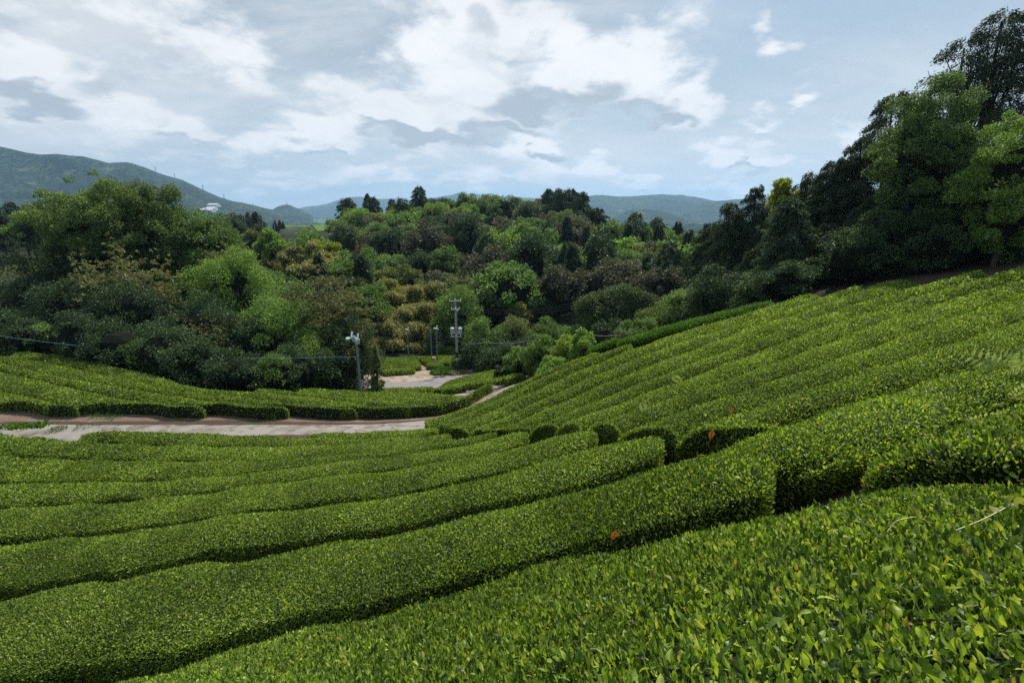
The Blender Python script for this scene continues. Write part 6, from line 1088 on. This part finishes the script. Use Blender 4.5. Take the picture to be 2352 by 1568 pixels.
M['fern'] = leaf_mat('pale_fern', [(0, (.20, .27, .09)), (1, (.36, .42, .16))], .4, (1.2, 1.2, .7)); M['rusty'] = leaf_mat('rusty_fern', [(0, (.30, .11, .03)), (1, (.50, .20, .06))], .4, (1.2, .9, .6))
for i, (x, y, s_) in enumerate([(-7.9, 57.2, 1.2), (-8.9, 56.7, 1.1), (-7.2, 56.6, 1.1), (-6.3, 56.6, .9), (-8.4, 58.0, 1.1)]):
    tuft('weed_clump', 'leafy weed clump at the foot of the utility pole, %s of the five' % ['middle', 'leftmost', 'right middle', 'rightmost', 'rear'][i], x, y, 700, .75, s_ * .8, 'weed', group='weeds at the foot of the utility pole', wd=.22)
for i, (x, y) in enumerate([(-6.0, 55.8), (-5.4, 56.1), (-4.9, 55.9), (-6.9, 55.6)]): tuft('straw_tuft', 'dry straw-coloured grass tuft right of the utility pole foot, %s from the left' % ['second', 'third', 'fourth', 'first'][i], x, y, 160, .9, .35, 'straw', group='straw tufts by the utility pole', wd=.03)
zcg = lambda a, b: None
for i, (x, y, n, h, m_) in enumerate([(-27.0, 28.2, 90, .22, 'weed'), (-25.6, 28.0, 120, .3, 'weed'), (-24.5, 27.7, 160, .22, 'weed'), (-19.0, 27.7, 100, .25, 'weed'), (-17.4, 27.6, 120, .35, 'weed'), (-16.4, 27.4, 80, .3, 'weed'), (-29.0, 26.4, 60, .2, 'weed'), (-26.6, 26.0, 160, .22, 'weed'), (-25.2, 26.2, 90, .18, 'weed'), (-28.0, 27.0, 60, .15, 'weed')]):
    tuft('weed_patch', 'low green weeds on the edge of the pale path, %s patch' % ['left gap', 'left gap second', 'left gap brightest', 'second gap left', 'second gap middle', 'second gap right', 'near-side leftmost', 'near-side widest', 'near-side rounded-end', 'mid-path crack'][i], x, y, n, h, .5, m_, group='weeds along the pale path', wd=.16, dz=.05)
tuft('grass_tuft', 'pale tall grass tuft lit in the shade under the left wood', -37.5, 43.0, 260, 2.2, .6, 'straw', wd=.03)
# unclipped tea sprouts at the left by the path
for i, u_ in enumerate((15, 32, 47, 60, 75, 88, 100)):
    p = at(u_, 985, 25.2); tuft('tea_sprout', 'unclipped tea sprout near the path at the left edge, %s from the left' % ORD[i], p.x, p.y, 40, .42, .28, 'tea_young', cat='tea sprout', z=float(tea_top(p.x, p.y)), up=1.2, wd=.34, dz=-.12, group='tea sprouts at the left edge')

def fern(label, u, v, y, h, m='fern', lean=(0, 0), group='ferns growing out of the tea hedges', fronds=1, spread=.8):
    h *= .62 if 'messy' not in label else .85; p = at(u, v, y); z = float(tea_top(p.x, p.y)); z = min(z, p.z + .3) if abs(z - p.z) > .4 else z
    mb = MB()
    for f in range(fronds):
        a0 = rng.uniform(0, 6.28) if fronds > 1 else 0; ln = np.array([lean[0] + math.cos(a0) * spread * (fronds > 1), lean[1] + math.sin(a0) * spread * (fronds > 1), 0])
        t = np.linspace(0, 1, 14); path = np.stack([ln[0] * h * t ** 1.8, ln[1] * h * t ** 1.8, h * (t - .25 * t ** 2 * np.linalg.norm(ln))], 1); path[:, 2] -= .12
        mb.tube(path, np.linspace(.004, .0015, 14) * max(1, h * 1.5), 4)
        T = unit(np.gradient(path, axis=0)); sd = unit(np.cross(T, [0.0, 1, .2]))
        for k in range(2, 14):
            ll = h * .30 * math.sin(math.pi * min(1, (14.2 - k) / 11.5)) ** .8 + .01
            d2 = np.array([unit(sd[k] * s_ + T[k] * .5 + np.array([0, 0, .12])) for s_ in (-1, 1)])
            V, Q, _ = leaves(np.repeat(path[k][None], 2, 0), d2, np.full(2, ll), np.full(2, ll * .20 + .004), .06, droop=.1, side=np.cross(np.repeat(T[k][None], 2, 0), d2)); mb.add(V, Q)
    o = mb.build('fern', M[m], label=label, cat='fern'); o.location = (p.x, p.y, z); o['group'] = group
fern('single upright pale fern between the rounded hedge end and the nearest hedge', 1838, 1128, 5.9, .42, lean=(.1, 0))
fern('smaller pale fern just left of the single upright one', 1818, 1130, 6.0, .26, lean=(-.3, 0))
fern('brownish fern frond at the crease above the nearest hedge, centre of the photo', 1405, 1238, 5.0, .26, 'rusty', lean=(.35, 0))
fern('rusty orange fern in the dark hollow by the rounded hedge end', 1627, 1048, 7.6, .32, 'rusty', lean=(.1, 0))
fern('pale curled fern at the lower end of the right slope rows', 1480, 955, 11.5, .7, lean=(-.2, 0))
fern('pale fern tuft low in the dark corner where the slope meets the near field', 1540, 985, 11, .5, lean=(.3, -.2), fronds=3)
fern('pale fern standing on the middle of the right slope', 1562, 905, 14.5, .8, lean=(.15, 0), fronds=2)
fern('small pale fern near the foot of the slope rows', 1268, 900, 17, .6, fronds=2)
fern('pale fern left of the rusty leaf on the slope', 1655, 1010, 8.6, .45, lean=(.2, 0), fronds=2)
fern('pale fern on the right slope, upper middle row', 1712, 975, 10.2, .5, lean=(.3, 0), fronds=2)
fern('light fern frond high on the right slope', 1785, 815, 19.5, .8, fronds=2)
fern('small rusty leaf spray on the slope above the rusty fern', 1680, 955, 9.5, .22, 'rusty')
for i, (u, v, y, h, lx, ly, fr) in enumerate([(2250, 930, 8.0, .8, .9, .1, 5), (2330, 915, 8.2, .9, -.9, 0, 5), (2300, 960, 7.3, .7, .9, -.2, 3), (2200, 1010, 6.6, .6, .9, -.4, 2), (2195, 1050, 6.2, .65, 1.1, -.5, 2), (2230, 1075, 5.7, .75, 1.2, -.4, 3), (2080, 965, 7.6, .3, .5, 0, 2), (1975, 1040, 6.6, .3, .3, 0, 2)]):
    fern('arching pale fern on the messy hedge at right, %s' % ['upper left of the cluster', 'topmost at the photo edge', 'middle of the cluster', 'long frond left of centre', 'yellowish lower left frond', 'long drooping frond over the dark gap', 'short curl on the crown', 'short curl at its left end'][i], u, v, y, h, lean=(lx * .8, ly), fronds=fr, spread=.5, group='ferns on the messy hedge')
for i, (u, v, y) in enumerate([(2120, 795, 14.5), (2145, 792, 14.6), (2160, 785, 14.8), (2180, 783, 14.9)]): fern('rusty dry shoot in a row on the right slope, %s from the left' % ORD[i], u, v, y, .42, 'rusty', lean=(.2, 0), group='rusty shoots on the right slope')
# creeping vine on the nearest hedge, lower right
M['vine'] = leaf_mat('vine', [(0, (.20, .22, .05)), (1, (.32, .34, .10))], .4); M['vine_stem'] = plain('vine_stem', (.34, .33, .10), .5, .4)
def vine(label, pts, lf):
    P = []
    for (u, v, y, dz) in pts: p = at(u, v, y); P.append((p.x, p.y, float(tea_top(p.x, p.y)) + dz))
    P = np.array(P); s = np.linspace(0, len(P) - 1, 30); path = np.stack([np.interp(s, np.arange(len(P)), P[:, k]) for k in range(3)], 1)
    for _ in range(4): path[1:-1] = .5 * path[1:-1] + .25 * (path[:-2] + path[2:])
    o = MB().tube(path, .0035, 6).build('vine', M['vine_stem'], label=label, cat='vine')
    for k in rng.integers(0, 30, lf).reshape(-1, 1):
        V, Q, T = leaves(path[k], unit(rng.normal(size=(1, 3)) + np.array([0, 0, .3])), np.full(1, .09), np.full(1, .045), .2, True); obj('leaf', mesh('leaf', V, [Q, T], M['vine']), o)
vine('long yellow-green vine running over the nearest hedge at the lower right', [(2105, 1520, 2.4, .07), (2180, 1485, 2.45, .10), (2230, 1450, 2.5, .14), (2280, 1430, 2.55, .15), (2300, 1440, 2.55, .13), (2310, 1475, 2.5, .10)], 12)
vine('short arching tendril on the nearest hedge right of the centre', [(1990, 1425, 2.7, .04), (2010, 1400, 2.75, .10), (2050, 1402, 2.75, .10), (2090, 1425, 2.7, .03)], 3)
vine('arching tendril on the nearest hedge below the brown fern', [(1620, 1365, 3.0, .04), (1640, 1352, 3.05, .08), (1680, 1358, 3.0, .07), (1700, 1375, 2.95, .02)], 4)

# ------------------------------------------------------------------ haze
def haze():
    x0, x1, y0, y1, z0, z1 = -13000, 13000, -13000, 13000, -75, 560
    b = MB().box(((x0 + x1) / 2, (y0 + y1) / 2, (z0 + z1) / 2), (x1 - x0, y1 - y0, z1 - z0))
    m = bpy.data.materials.new('haze'); m.use_nodes = True; m.node_tree.nodes.clear(); g = NT(m.node_tree)
    o = g.node('ShaderNodeOutputMaterial'); v = g.node('ShaderNodeVolumePrincipled'); v.inputs['Density'].default_value = HAZE; v.inputs['Color'].default_value = (.42, .68, 1, 1); v.inputs['Anisotropy'].default_value = .25
    g.l.new(v.outputs[0], o.inputs['Volume']); b.build('haze', m, kind='stuff')
HAZE = 0.95e-4
haze()
